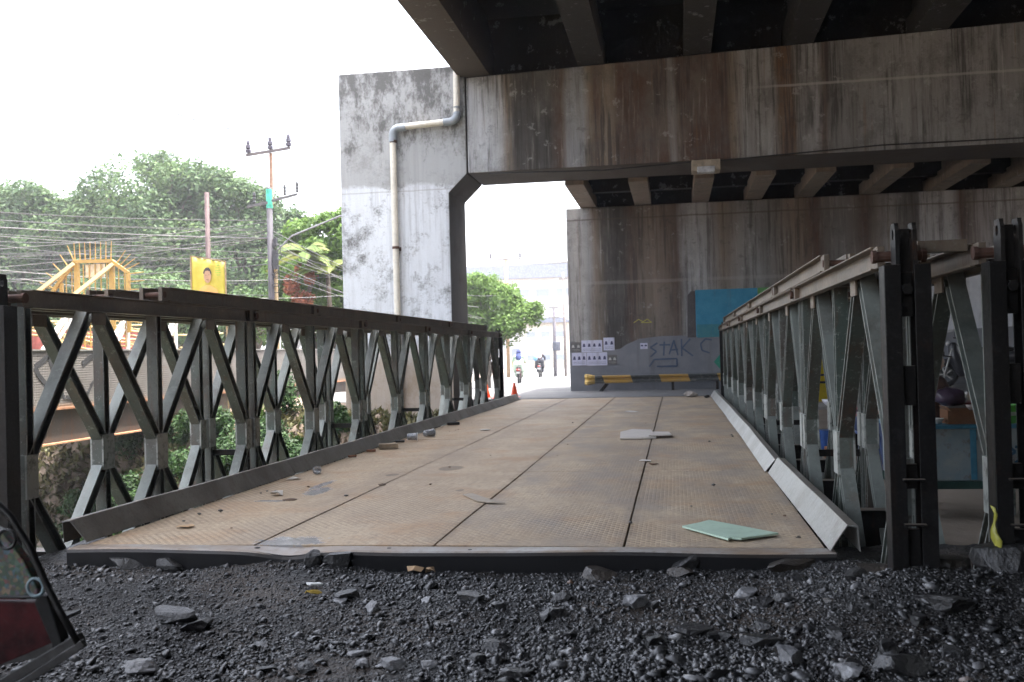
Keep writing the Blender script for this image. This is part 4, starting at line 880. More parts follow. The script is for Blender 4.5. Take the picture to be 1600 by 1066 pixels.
t = tag(MB().blob((3.40, 3.62, CZ+.20), (.13, .09, .075), .12, 3, 3).build('plastic_bag', plain('purple_bag', (.10, .07, .11), .3), smooth=True), 'dark purple bulging plastic bag above the brown box', 'bag')
t = tag(MB().box((3.36, 3.56, CZ+.001), (3.66, 3.8, CZ+.125)).build('crate', plain('grey_crate', (.14, .12, .11), .7), bev=.01), 'dull grey crate behind the brown box', 'crate')
t = tag(MB().box((3.50, 3.58, CZ+.127), (3.78, 3.86, CZ+.15)).build('tray', plain('maroon_tray', (.16, .02, .03), .5), bev=.006), 'flat maroon tray between bag and basket', 'tray')
def bowl(x, y, z, r_, mat, label, cat='bowl'):
    m = MB(); m.lathe([(r_*.45, 0), (r_*.8, r_*.35), (r_, r_*.75), (r_*.95, r_*.75), (r_*.74, r_*.36), (r_*.4, r_*.06)], (x, y, z), 20); return tag(m.build('bowl', mat, smooth=True), label, cat)
bowl(3.47, 3.28-.02, CZ+.111, .055, plain('pot_grey', (.30, .26, .24), .5), 'small grey bowl on the brown box'); bowl(3.22, 3.35, CZ, .06, M_WCLOTH, 'white bowl left of the brown box')
# small table further back
TB = thing('market_table', 'small grey topped stall table seen through the right truss', 'table', (3.05, 8.2, GY))
MB().box((-.5, -.4, .58), (.5, .4, .62)).build('tabletop', plain('grey_top', (.30, .29, .27), .6), TB, bev=.005)
for x in (-.45, .45):
    for y in (-.35, .35): MB().box((x-.02, y-.02, 0), (x+.02, y+.02, .579)).build('leg', M_DARK, TB)
bowl(3.10, 8.0, GY+.62, .10, plain('white_bowl', (.7, .68, .72), .4), 'white bowl on the small stall table')
m = MB(); m.lathe([(.10, 0), (.12, .30), (.125, .30), (.125, .31), (.11, .31)], (3.08, 8.1, GY), 18); tag(m.build('bucket', plain('blue_bucket', (.03, .10, .35), .4)), 'blue bucket under the small stall table', 'bucket')
tag(MB().box((2.98, 7.5, GY), (3.2, 7.75, GY+.14)).build('brick_stack', plain('orange_crate', (.32, .13, .05), .8), bev=.01), 'low orange crate in front of the small stall table', 'crate')
SJ = thing('cloth_banner', 'yellow cloth with dark stripes hanging behind the small stall table', 'cloth', (3.17, 8.9, GY))
m = MB(); m.box((-.16, -.008, .62), (.16, .008, 1.18)); m.build('cloth', plain('yellow_cloth', (.65, .50, .02), .8, var=.08), SJ)
m = MB(); m.box((-.161, -.012, .86), (.161, -.0085, .89)); m.box((-.161, -.012, .96), (.161, -.0085, .985)); m.build('stripe', plain('navy_stripe', (.03, .03, .06), .8), SJ); MB().box((-.2, -.012, 1.182), (.2, .012, 1.2)).build('pole', M_DARK, SJ)
for x in (-.19, .19): MB().box((x-.01, -.01, 0), (x+.01, .01, 1.181)).build('pole', M_DARK, SJ)
# yellow plastic scrap tied to the far right truss
m = MB(); vs = []
for i in range(9):
    u = i/8; vs += [(2.50+.012*math.sin(i*1.3)+.02*u, -.56, .30-.26*u), (2.515+.008*math.sin(i*1.9)+.025*u, -.575+.01*math.sin(i), .29-.26*u)]
m.add(vs, [(2*i, 2*i+1, 2*i+3, 2*i+2) for i in range(8)]); o = m.build('plastic_ribbon', plain('yellow_plastic', (.40, .38, .06), .4), smooth=True); mo = o.modifiers.new('s', 'SOLIDIFY'); mo.thickness = .003
o.location = (-.06, -.12, 0); tag(o, 'torn yellow plastic ribbon caught on the outer right post', 'ribbon')

# ------------------------------------------------------------------ scooters and riders
M_TYRE = plain('black_tyre', (.02, .02, .02), .8); M_RED = plain('red_lens', (.40, .03, .02), .3); M_PLATE = plain('number_plate', (.55, .55, .55), .5)
def scooter(label, loc, rz, bodyc, group='scooters'):
    """faces +Y local"""
    t = thing('scooter', label, 'scooter', loc, rz, group); bm_ = plain('scooter_body', bodyc, .3, var=.05)
    for y in (-.60, .62):
        m = MB(); n = 20; pts = [(0, y+.215*math.cos(2*math.pi*i/n), .26+.215*math.sin(2*math.pi*i/n)) for i in range(n+1)]; m.tube(pts, .05, 8, False); wh = m.build('wheel', M_TYRE, t, smooth=True)
        m = MB(); m.tube([(-.05, y, .26), (.05, y, .26)], .04, 10)
        for i in range(5): a = i*1.2566; m.bar((0, y, .26), (0, y+.19*math.cos(a), .26+.19*math.sin(a)), .03, .02, (1, 0, 0))
        m.build('rim', M_GALV, wh)
    solidify('body_shell', [((0, -.70, .62), .12, (0, -.1, .55), .13), ((0, -.15, .42), .12, (0, .3, .30), .10), ((0, .3, .30), .11, (0, .42, .60), .13), ((0, .42, .60), .13, (0, .45, .85), .10), ((0, .50, .55), .07, (0, .64, .50), .08)], bm_, t, .02, 3)
    MB().blob((0, -.35, .76), (.13, .40, .07), .0, 1, 3).build('seat', M_TYRE, t, smooth=True)
    m = MB(); m.tube([(-.32, .28, 1.0), (-.1, .42, 1.02), (.1, .42, 1.02), (.32, .28, 1.0)], .016, 8); m.build('handlebar', M_TYRE, t)
    for s in (-1, 1):
        m = MB(); m.tube([(s*.2, .40, 1.02), (s*.26, .38, 1.16)], .006, 6); m.blob((s*.27, .38, 1.19), (.05, .012, .035), 0, 1, 2); m.build('mirror', M_TYRE, t)
        MB().tube([(s*.09, .46, .80), (s*.06, .62, .26)], .022, 8).build('fork', M_GALV, t)
    m = MB(); m.blob((0, -.83, .66), (.10, .04, .04), 0, 1, 2); m.build('tail_light', M_RED, t, smooth=True)
    m = MB(); m.blob((0, .54, .90), (.07, .05, .06), 0, 1, 2); m.build('headlight', M_PLATE, t, smooth=True)
    MB().box((-.09, -.865, .48), (.09, -.855, .57)).build('number_plate', M_PLATE, t); MB().bar((0, -.70, .62), (0, -.86, .42), .12, .01).build('mudguard', M_TYRE, t)
    MB().tube([(.13, -.85, .30), (.13, -.3, .27)], [.045, .03], 10).build('exhaust', M_DARK, t); return t
def rider(label, loc, rz, top, scarf, legs, bag=None, drape=False):
    t = thing('person', label, 'person', loc, rz); body = []; sh = []; tr_ = []
    hip = V((0, -.30, .86)); ch = V((0, -.24, 1.20)); hd = V((0, -.18, 1.52)); body += [(hip, .13, ch, .13), (ch, .1, (0, -.2, 1.36), .055), ((0, -.2, 1.36), .05, (0, -.19, 1.45), .05)]
    sh += [(hip, .17, ch, .17), (ch, .16, (0, -.22, 1.31), .11), ((-.15, -.22, 1.30), .075, (.15, -.22, 1.30), .075)]; tr_ += [((-.08, -.3, .84), .13, (.08, -.3, .84), .13)]
    for s in (-1, 1):
        S_ = V((s*.19, -.22, 1.31)); E_ = V((s*.30, -.02, 1.12)); W_ = V((s*.28, .24, 1.06)); K_ = V((s*.17, .10, .74)); A_ = V((s*.15, .02, .36)); F_ = V((s*.15, .22, .33))
        body += [(S_, .05, E_, .04), (E_, .037, W_, .026), (V((s*.09, -.28, .84)), .09, K_, .06), (K_, .055, A_, .036), (A_, .034, F_, .028)]; body += hand(W_, (0, 1, -.3), (0, 0, 1), 1.1)
        sh += [(S_, .072, E_, .062), (E_, .06, W_-V((0, .04, 0)), .045)]; tr_ += [(V((s*.09, -.28, .84)), .12, K_, .09), (K_, .09, A_, .07)]
    if drape: sh += [((-.12, -.36, .95), .15, (-.16, -.34, .62), .14), ((.12, -.36, .95), .15, (.16, -.34, .62), .14)]
    solidify('body', body, M_SKIN, t, .016, 2, head(hd, (0, 1, 0))); solidify('shirt', sh, top, t, .02, 3); solidify('trousers', tr_, legs, t, .02, 3)
    solidify('headscarf', [(hd+V((0, -.02, .02)), .118, hd+V((0, -.02, -.08)), .11), (hd+V((0, -.03, -.1)), .11, (0, -.25, 1.28), .165), ((0, -.25, 1.28), .16, (0, -.32, 1.18), .14)], scarf, t, .02, 4)
    for s in (-1, 1): MB().blob((s*.15, .12, .315), (.045, .12, .035), .02, 3, 3).build('shoe', M_TYRE, t, smooth=True)
    return t
M_MINTC = plain('mint_cloth', (.50, .62, .50), .85, var=.06); M_NAVY = plain('navy_cloth', (.03, .045, .15), .85); M_BLK = plain('black_cloth', (.012, .013, .022), .85); M_PINKC = plain('pink_cloth', (.60, .42, .42), .85)
def gzf(x, y): return float(gz(x, y))+.02
s1 = (-6.35, 43.8); s2 = (-6.75, 54.5)
zz1, zz2 = gzf(*s1), gzf(*s2)
scooter('dark scooter with number plate carrying the rider in mint green', (*s1, zz1), .08, (.10, .04, .05)); rider('rider in navy headscarf and long mint green coat on the nearer scooter', (*s1, zz1), .08, M_MINTC, M_NAVY, M_MINTC, drape=True)
scooter('dark scooter carrying the rider in black', (*s2, zz2), .05, (.06, .07, .09)); rider('rider in pale pink headscarf and black coat on the farther scooter', (*s2, zz2), .05, M_BLK, M_PINKC, M_BLK, drape=True)
bk = MB(); bk.blob((s2[0]-.20, s2[1]-.52, zz2+1.15), (.13, .10, .18), .05, 1, 3); tag(bk.build('bag', plain('sky_blue_bag', (.18, .38, .55), .6), smooth=True), 'sky blue bag slung on the back of the rider in black', 'bag')
scooter('parked dark scooter by the crash barrier seen past the far right post', (7.35, 17.0, gzf(7.35, 17)), R(70), (.04, .04, .045))

# cones
def cone(x, y, z, label, group='traffic cones'):
    t = thing('traffic_cone', label, 'cone', (x, y, z), 0, group); oc = plain('orange_plastic', (.75, .10, .03), .45, var=.08)
    c = MB(); c.lathe([(.115, .02), (.085, .15), (.055, .32), (.028, .45), (.022, .46), (.01, .455)], (0, 0, 0), 20); c.build('cone_body', oc, t, smooth=True)
    t.scale = (.72, .72, .66); m = MB(); m.box((-.15, -.15, 0), (.15, .15, .02)); m.build('base', oc, t, bev=.005); MB().lathe([(.029, .44), (.024, .47), (.005, .472)], (0, 0, 0), 14).build('cap', M_DARK, t)
cone(-2.17, 16.15, gzf(-2.17, 16.15)-.0, 'orange traffic cone standing clear just past the left end of the bridge'); cone(-2.47, 15.75, gzf(-2.47, 15.75), 'orange traffic cone right behind the far left truss post'); cone(-2.80, 16.3, gzf(-2.8, 16.3), 'orange traffic cone seen between the far left truss posts')
# rusty leaning board frame near the far end post
LB = thing('leaning_plank', 'rust brown plank with a white strip leaning at the far left end of the truss', 'plank', (-2.36, 15.32, 0)); 
MB().bar((0, 0, -.1), (-.10, -.0, .78), .10, .03, (0, 1, 0)).build('plank', M_RUST, LB); MB().bar((.055, -.004, .16), (-.015, -.004, .80), .055, .02, (0, 1, 0)).build('strip', M_FOAM, LB)
MB().box((-.35, -.1, -.035), (.14, .06, -.005)).build('foot', M_RUST, LB)

# ------------------------------------------------------------------ vegetation
def mat_leaf(name, dark, mid, light, trans=.35):
    g = NG(name); a = g.n('ShaderNodeAttribute'); a.attribute_name = 'tone'; col = g.ramp(a.outputs['Fac'], [(0, dark), (.5, mid), (1, light)])
    col = g.mix(g.math('MULTIPLY', g.step(g.noise(.5, 4), .4, .65), .4), col, mid)
    g.fin(col, .6, spec=.25); tr_ = g.n('ShaderNodeBsdfTranslucent'); g.put(tr_.inputs[0], g.mix(.5, col, light)); mx = g.n('ShaderNodeMixShader'); mx.inputs[0].default_value = trans
    g.t.links.new(g.b.outputs[0], mx.inputs[1]); g.t.links.new(tr_.outputs[0], mx.inputs[2]); g.t.links.new(mx.outputs[0], g.o.inputs[0]); return g.m
M_L1 = mat_leaf('ficus_leaf', (.024, .055, .020), (.055, .105, .036), (.12, .18, .058), .3); M_L2 = mat_leaf('light_leaf', (.04, .08, .018), (.09, .17, .03), (.17, .27, .06), .4)
M_L3 = mat_leaf('shrub_leaf', (.012, .032, .010), (.028, .065, .018), (.06, .115, .03), .2); M_PALM = mat_leaf('palm_leaf', (.04, .075, .015), (.09, .14, .03), (.20, .21, .06), .3); M_REDL = mat_leaf('red_leaf', (.20, .06, .03), (.30, .10, .05), (.40, .18, .09)); M_GRASS = mat_leaf('dry_grass', (.15, .17, .05), (.26, .24, .08), (.40, .34, .16))
M_BARK = plain('bark', (.10, .08, .06), .9)
def leaves(name, blobs, n, size, mat, parent, seed, shell=.55, droop=0):
    g = np.random.default_rng(seed); B = np.array([[*c, *r] for c, r in blobs], float); w_ = (B[:, 3]*B[:, 5])+.01; w_ /= w_.sum(); k = g.choice(len(B), n, p=w_)
    d = g.normal(size=(n, 3)); d /= np.linalg.norm(d, axis=1)[:, None]
    # clumps: cluster directions
    cl = g.normal(size=(len(B), 26, 3)); cl /= np.linalg.norm(cl, axis=2)[..., None]; d = d*.42+cl[k, g.integers(0, 26, n)]*.8; d /= np.linalg.norm(d, axis=1)[:, None]
    rad = shell+(1.08-shell)*g.random(n)**.6+g.normal(0, .05, n); P = B[k, :3]+d*B[k, 3:]*rad[:, None]
    nn = d+g.normal(0, .55, (n, 3)); nn[:, 2] += .35; nn /= np.linalg.norm(nn, axis=1)[:, None]
    a = np.cross(nn, g.normal(size=(n, 3))); a /= np.linalg.norm(a, axis=1)[:, None]; b = np.cross(nn, a); s = size*g.uniform(.6, 1.3, n)[:, None]
    vs = np.stack([P-a*s, P+b*s*.45, P+a*s, P-b*s*.45], 1).reshape(-1, 3); f = np.arange(n*4).reshape(-1, 4)
    tone = np.clip(g.normal(.45, .2, n)+.25*(g.random(len(B))[k]-.5)*2*.6, 0, 1)
    return raw(name, vs, f, mat, parent, attr=tone)
def limb_mb(m, p, q, r0, r1, seed, n=6):
    rd = random.Random(seed); p, q = V(p), V(q); L = (q-p).length; pts = []
    for i in range(n+1):
        u = i/n; pts.append(p+(q-p)*u+V((rd.uniform(-1, 1), rd.uniform(-1, 1), rd.uniform(-.3, .3)))*L*.035*(1 if 0 < i < n else 0))
    m.tube(pts, [r0+(r1-r0)*i/n for i in range(n+1)], 8)
def tree(name, label, base, blobs, n, size, mat, seed, trunk_r=.25, shell=.5, group=None, cat='tree'):
    t = thing(name, label, cat, base, 0, group); bl = [((c[0]-base[0], c[1]-base[1], c[2]-base[2]), r) for c, r in blobs]
    m = MB(); top = min(b[0][2] for b in bl); cx = sum(b[0][0] for b in bl)/len(bl); cy = sum(b[0][1] for b in bl)/len(bl); fork = V((cx*.2, cy*.2, max(.8, top*.5)))
    limb_mb(m, (0, 0, -.3), fork, trunk_r, trunk_r*.7, seed)
    for i, (c, r) in enumerate(bl[:22]): limb_mb(m, fork, (c[0], c[1], c[2]+r[2]*.3), trunk_r*.45, trunk_r*.08, seed+i)
    m.build('trunk', M_BARK, t, smooth=True); leaves('crown', bl, n, size, mat, t, seed, shell); return t
def cloud(pts, jit, seed, k=4, r=(1, 1, 1), sub=.6):
    rd = random.Random(seed); out = []
    for x, y, z, s in pts:
        out.append(((x, y, z), (s*r[0], s*r[1], s*r[2])))
        for i in range(k):
            a = rd.uniform(0, 6.28); e = rd.uniform(-.5, 1.2); d = s*rd.uniform(.6, .95); out.append(((x+d*math.cos(a)*math.cos(e), y+d*math.sin(a)*math.cos(e), z+d*math.sin(e)*r[2]), (s*sub*rd.uniform(.6, 1),)*3))
    return out
# big ficus left (three neighbouring crowns)
g0 = -.4
tree('ficus_tree', 'largest broad green tree behind the wires, its crown the highest point', (-24, 40.5, g0), cloud([(-24, 40, 8.6, 2.4), (-21.6, 40.5, 8.2, 2.1), (-26.5, 41, 7.0, 2.4), (-22.5, 39.5, 5.6, 2.6), (-25, 39.5, 4.2, 2.3), (-20.6, 40, 6.0, 2.0), (-27.4, 40.5, 8.0, 1.5), (-22, 41, 3.4, 2)], .3, 1, 7), 85000, .125, M_L1, 21, .5, .45)
tree('ficus_tree', 'broad green tree at the far left edge, lower than its neighbour', (-30.5, 41, g0), cloud([(-30, 40, 8.0, 1.9), (-32, 41, 7.4, 2.2), (-28.4, 40, 6.8, 1.9), (-30.5, 39.5, 4.4, 2.3), (-33, 40, 4.6, 2.2), (-28, 39.5, 3.6, 1.8)], .3, 2, 6), 60000, .125, M_L1, 22, .45, .45)
tree('ficus_tree', 'green tree with rounded top close behind the utility pole', (-18.6, 40, g0), cloud([(-19.2, 40, 8.3, 1.5), (-17.6, 40.5, 6.9, 1.7), (-18.8, 39.5, 5.2, 2.0), (-16.6, 40, 4.2, 1.8), (-19.8, 39.5, 3.2, 1.8), (-15.6, 41, 5.2, 1.4)], .3, 3, 6), 52000, .12, M_L1, 23, .4, .45)
tree('ficus_tree', 'dark low tree between the yellow gate and the banner', (-15.5, 30, g0), cloud([(-15.8, 30, 2.6, 1.5), (-18, 30.5, 3.0, 1.4), (-13.6, 30, 2.6, 1.2), (-20, 30, 2.6, 1.5), (-22, 30.5, 2.2, 1.3)], .3, 9, 5), 20000, .10, M_L1, 29, .3, .4)
tree('leafy_tree', 'mixed green tree with yellow tints right of the utility pole', (-10.2, 26, g0), cloud([(-10.2, 26, 3.9, .85), (-9.2, 26.3, 3.4, .9), (-10.8, 26.2, 2.8, .9), (-9.6, 25.7, 2.3, .9), (-9.0, 26, 4.9, .7), (-10.9, 26.6, 5.0, .55), (-11.3, 26, 1.9, .7), (-9.9, 26.4, 4.9, .75), (-11.2, 26.5, 3.6, .7)], .2, 4, 5), 26000, .085, M_L2, 24, .14, .35)
tree('leafy_tree', 'dark green tree filling the gap beside the white column', (-9.6, 28, g0), cloud([(-9.4, 28, 3.6, 1.1), (-10.6, 28, 2.6, 1.0), (-9.3, 28, 2.0, 1.0), (-12.2, 28.4, 3.4, .9)], .2, 5, 5), 12000, .09, M_L1, 25, .15, .4)
tree('road_tree', 'bright green roundish tree beside the sunlit road beyond the portal', (-6.9, 38, -.6), cloud([(-7.2, 38, 3.5, .95), (-6.2, 38, 3.0, .9), (-5.3, 37.8, 2.5, .75), (-7.2, 38, 2.2, .9), (-6.0, 37.6, 2.0, .8), (-4.75, 38, 2.6, .5), (-7.9, 38.3, 3.1, .9)], .2, 6, 6), 26000, .085, M_L2, 26, .16, .4)
leaves('red_foliage', [((-10.3, 24.3, 3.2), (.25, .2, .34)), ((-9.95, 24.3, 2.75), (.36, .2, .25)), ((-9.7, 24.3, 3.4), (.2, .2, .2))], 1500, .06, M_REDL, tag(thing('red_leaved_plant', 'dry red leaved branch in front of the mixed green tree', 'plant', (0, 0, 0)), None), 31, .2); 
RP = bpy.data.objects['red_leaved_plant']; m = MB(); limb_mb(m, (-10.6, 25.3, -.4), (-10.3, 25.3, 2.4), .04, .02, 3); limb_mb(m, (-10.35, 25.3, 2.3), (-9.95, 25.3, 2.5), .02, .01, 4); limb_mb(m, (-10.4, 25.3, 2.2), (-10.5, 25.3, 3.6), .03, .012, 5); m.build('branch', M_BARK, RP)
leaves('red_foliage', [((-10.45, 25.3, 3.7), (.14, .14, .25))], 260, .06, M_REDL, RP, 33, .2)
def palm(name, label, base, h, L, seed, nf=11, mat=None):
    t = thing(name, label, 'palm tree', base); m = MB(); limb_mb(m, (0, 0, -.3), (0, 0, h), .10, .07, seed); m.build('trunk', M_BARK, t, smooth=True); rd = random.Random(seed)
    for i in range(nf):
        a = rd.uniform(0, 6.28); up = rd.uniform(.3, 1.3); vs = []; fs = []; d = V((math.cos(a), math.sin(a), 0)); sd = V((-d.y, d.x, 0)); pts = []
        for k in range(13):
            u = k/12; pts.append(V((0, 0, h))+d*L*(u*math.cos(up)+.25*u*u)+V((0, 0, 1))*L*(u*math.sin(up)-.75*u*u))
        m = MB(); m.tube(pts, .012, 4)
        for k in range(1, 12):
            for s in (-1, 1):
                for o_ in (0, .33, .66):
                    p = pts[k]+(pts[k+1]-pts[k])*o_; ll = L*.26*math.sin(math.pi*(k/12)**.7)+.05; q = p+sd*s*ll*.8+d*ll*.35+V((0, 0, -ll*.45)); e = (pts[k+1]-pts[k]).normalized()*.045; m.add([p-e, p+e, q], [(0, 1, 2)])
        o = m.build('frond', mat or M_PALM, t, fix=False); at = o.data.attributes.new('tone', 'FLOAT', 'FACE'); at.data.foreach_set('value', [rd.uniform(.2, .9)]*len(o.data.polygons))
palm('coconut_palm', 'yellow green palm rising beside the utility pole', (-9.9, 24.6, -.4), 4.55, 1.25, 4, 15); palm('coconut_palm', 'pale palm crown poking above the roadside tree', (-8.3, 44, -.6), 5.0, 1.4, 5, 9)
palm('coconut_palm', 'second yellowing palm close to the white column', (-9.35, 24.9, -.4), 4.1, 1.1, 6, 13)
# river bank shrubs and plants
def shrub(x, y, z, r_, label, n, size, mat, seed, group=None, name='bank_shrub'):
    t = thing(name, label, 'shrub', (x, y, z), 0, group); m = MB()
    for i in range(5): limb_mb(m, (0, 0, -.1), (random.Random(seed+i).uniform(-.5, .5)*r_, random.Random(seed+i+9).uniform(-.5, .5)*r_, r_*.8), .015, .006, seed+i, 3)
    m.build('stem', M_BARK, t); leaves('foliage', cloud([(0, 0, r_*.5, r_*.75)], 0, seed, 5, (1.2, .8, .6)), n, size, mat, t, seed, .3); return t
BS = [(-8.3, 9.95, -1.45, .65, 'bright green leafy shrub low on the river bank, nearest the left post'), (-7.5, 10.4, -1.3, .6, 'green shrub on the bank right of the nearest one'), (-8.9, 10.9, -1.0, .45, 'small shrub higher on the bare bank'), (-6.7, 10.9, -.9, .75, 'dark shrub on the bank behind the first truss gussets'), (-5.9, 11.4, -.7, .8, 'tall dark shrub on the bank below the rusty beam'), (-7.6, 11.8, -.45, .45, 'low weed clump at the top of the bank'), (-5.2, 11.0, -1.0, .6, 'shrub on the bank near the white column'), (-9.6, 12.2, -.3, .4, 'small dry weed clump at the left top of the bank'), (-6.4, 9.8, -1.55, .5, 'leafy shrub at the water edge')]
BS += [(-7.9, 10.9, 0, .6, 'broad green shrub halfway up the bank, behind the nearest one'), (-7.0, 11.6, 0, .6, 'dusty green shrub under the left part of the rusty beam'), (-8.6, 12.0, 0, .5, 'grey green weed clump at the bank top beneath the beam'), (-5.7, 10.2, 0, .6, 'dark leafy shrub low on the bank near the bridge truss'), (-4.6, 11.6, 0, .6, 'shaded shrub close under the bridge truss'), (-6.1, 12.6, 0, .7, 'tall weed shrub at the bank top, left of the arching grass')]
for i, (x, y, z, r_, lb) in enumerate(BS): shrub(x, y, float(gz(x, y))-.02, r_, lb, int(2600*r_/.6), .045, M_L3, 60+i)
g = np.random.default_rng(77); n = 26000; x = g.uniform(-11.5, -2.6, n); y = g.uniform(8.6, 13.8, n); k = fbm(x, y, 4, 1.1)+g.normal(0, .12, n) > -.12; x, y = x[k], y[k]; n = len(x); z = gz(x, y)
h = g.uniform(.02, .16, n); a = g.uniform(0, 6.28, n); s_ = g.uniform(.015, .05, n); dx = np.cos(a)*s_; dy = np.sin(a)*s_; ex = g.normal(0, .05, n); ey = g.normal(0, .05, n)
vs = np.stack([np.stack([x-dx, y-dy, z+h*.3], 1), np.stack([x+ey, y-ex, z], 1), np.stack([x+dx, y+dy, z+h*.5], 1), np.stack([x+ex, y+ey, z+h], 1)], 1).reshape(-1, 3)
M_WEED = mat_leaf('weed_litter', (.05, .035, .022), (.07, .075, .025), (.16, .14, .07), .2)
tag(raw('ground_cover', vs, np.arange(4*n).reshape(-1, 4), M_WEED, attr=g.random(n)), 'low weeds and leaf litter covering the river bank', 'ground cover', kind='stuff')
def grass_tuft(x, y, z, h, n, label, seed, mat):
    t = []; g = random.Random(seed); m = MB()
    for i in range(n):
        a = g.uniform(0, 6.28); d = V((math.cos(a), math.sin(a), 0)); s = V((-d.y, d.x, 0))*.012; H = h*g.uniform(.6, 1.1); p = V((x+g.uniform(-.12, .12), y+g.uniform(-.12, .12), z)); pr = None
        for k in range(5):
            u = k/4; c = p+V((0, 0, H*(u-.45*u*u)))+d*H*.7*u*u; w_ = s*(1-u*.9); cur = (c-w_, c+w_)
            if pr: m.add([pr[0], pr[1], cur[1], cur[0]], [(0, 1, 2, 3)])
            pr = cur
    o = m.build('grass_clump', mat, fix=False); at = o.data.attributes.new('tone', 'FLOAT', 'FACE'); at.data.foreach_set('value', [g.uniform(.3, .9) for _ in range(len(o.data.polygons))]); return tag(o, label, 'grass')
grass_tuft(-6.3, 12.3, float(gz(-6.3, 12.3)), 1.1, 60, 'tall arching bright grass clump on the bank below the steel bridge', 3, M_L2); grass_tuft(-5.4, 12.8, float(gz(-5.4, 12.8)), .6, 40, 'short grass clump near the white column foot', 4, M_GRASS)
for i, (x, y, s) in enumerate(((-9.3, 9.55, .22), (-8.7, 9.3, .16), (-8.0, 9.1, .2), (-9.9, 10.0, .25), (-7.2, 9.4, .2), (-8.9, 9.8, .12))):
    z = float(gz(x, y)); m = MB(); m.blob((0, 0, 0), (s*1.3, s, s*.6), .2, i, 2); o = m.build('bank_stone', plain('bank_stone', (.22, .20, .17), .8)); o.location = (x, y, z+.03); tag(o, 'grey stone at the edge of the river water', 'stone', 'stones at the water edge')
tag(MB().blob((-9.35, 9.9, float(gz(-9.35, 9.9))+.08), (.22, .12, .07), .25, 4, 3).build('plastic_bag', plain('pale_plastic', (.55, .62, .66), .3), smooth=True), 'pale plastic bag stranded at the river edge', 'bag')
# roadside verge, far
g = np.random.default_rng(9); n = 9000; y = g.uniform(34, 95, n); x = np.array([roadl(t) for t in y])-g.uniform(1.6, 5.5, n); z = gz(x, y)+.15
h = g.uniform(.2, .75, n); a = g.uniform(0, 6.28, n); dx = np.cos(a)*.05; dy = np.sin(a)*.05; lx = g.normal(0, .12, n)
vs = np.stack([np.stack([x-dx, y-dy, z], 1), np.stack([x+dx, y+dy, z], 1), np.stack([x+lx, y, z+h], 1)], 1).reshape(-1, 3)
tag(raw('verge_grass', vs, np.arange(3*n).reshape(-1, 3), M_GRASS, attr=g.random(n)), 'dry yellowish grass along the far side of the sunlit road', 'grass', kind='stuff')

# ------------------------------------------------------------------ plate girder bridge at left with graffiti
def mat_chk():
    g = NG('checker_panel'); x, y, z = g.xyz(); u = g.math('ADD', y, z); w_ = g.math('SUBTRACT', y, z); k_ = 2*math.pi/.075
    pat = g.math('MULTIPLY', g.math('SINE', g.math('MULTIPLY', u, k_)), g.math('SINE', g.math('MULTIPLY', w_, k_))); n = g.noise(2, 5, .6)
    col = g.mix(g.step(n, .35, .65), (.13, .118, .108), (.18, .168, .156)); col = g.mix(g.math('MULTIPLY', g.step(pat, .1, .5), .35), col, (.075, .066, .058))
    col = g.mix(g.math('MULTIPLY', g.step(g.noise(2.6, 6, .7), .62, .7), .8), col, (.20, .08, .035))
    col = g.mix(g.ramp(g.math('ADD', z, g.math('MULTIPLY', n, .08)), [(.36, 1.0), (.42, 0.0)]), col, (.22, .15, .10))
    return g.fin(col, .65, g.bump(pat, .4, .006))
GB = thing('plate_girder_bridge', 'grey checker plate footbridge with black graffiti and a rusty beam beyond the left truss', 'bridge', (0, 0, 0))
xg = -8.0
for i in range(11): MB().box((xg-.006, 5+i*2.0+.006, .30), (xg, 7+i*2.0-.006, 1.16)).build('side_panel', M_CHK if i else (M_CHK := mat_chk()), GB)
MB().box((xg-.05, 5, 1.161), (xg+.02, 27, 1.185)).build('top_rail', M_GALV, GB); MB().box((xg-.1, 5, .27), (xg+.03, 27, .299)).build('flange', plain('rust_edge', (.30, .14, .07), .8), GB)
gbm = steel('grey_brown_steel', (.06, .050, .045), (.07, .06, .052), (.08, .05, .036), (.12, .11, .10), .6, .6)
MB().box((xg-.09, 5, -.22), (xg-.05, 27, .269)).build('beam', gbm, GB); MB().box((xg-.16, 5, -.245), (xg+.03, 27, -.221)).build('flange', plain('rust_edge_low', (.42, .22, .12), .8), GB)
MB().box((xg-1.8, 5, .20), (xg-.1, 27, .26)).build('walkway', gbm, GB)
gm = MB(); yg = xg+.004
for L in ([(8.42, .93), (8.75, 1.08), (8.85, .86), (9.05, 1.0), (9.2, .95)], [(8.42, .93), (8.50, .80), (8.98, .42)], [(9.12, .42), (9.0, .62), (9.1, .82), (9.35, .86)], [(9.6, .95), (9.9, 1.09), (10.1, .95), (10.15, .68)], [(9.8, .60), (9.95, .70), (10.2, .66)], [(9.15, .45), (9.6, .36), (9.85, .62)], [(10.25, 1.0), (10.3, .85)]):
    for p, q in zip(L[:-1], L[1:]): gm.bar((yg, p[0], p[1]), (yg, q[0], q[1]), .085 if p[1] > .7 else .05, .004, (1, 0, 0))
    yg += .0009
gm.build('graffiti', plain('black_spray', (.03, .03, .032), .7), GB)['label'] = 'thick black sprayed curves'
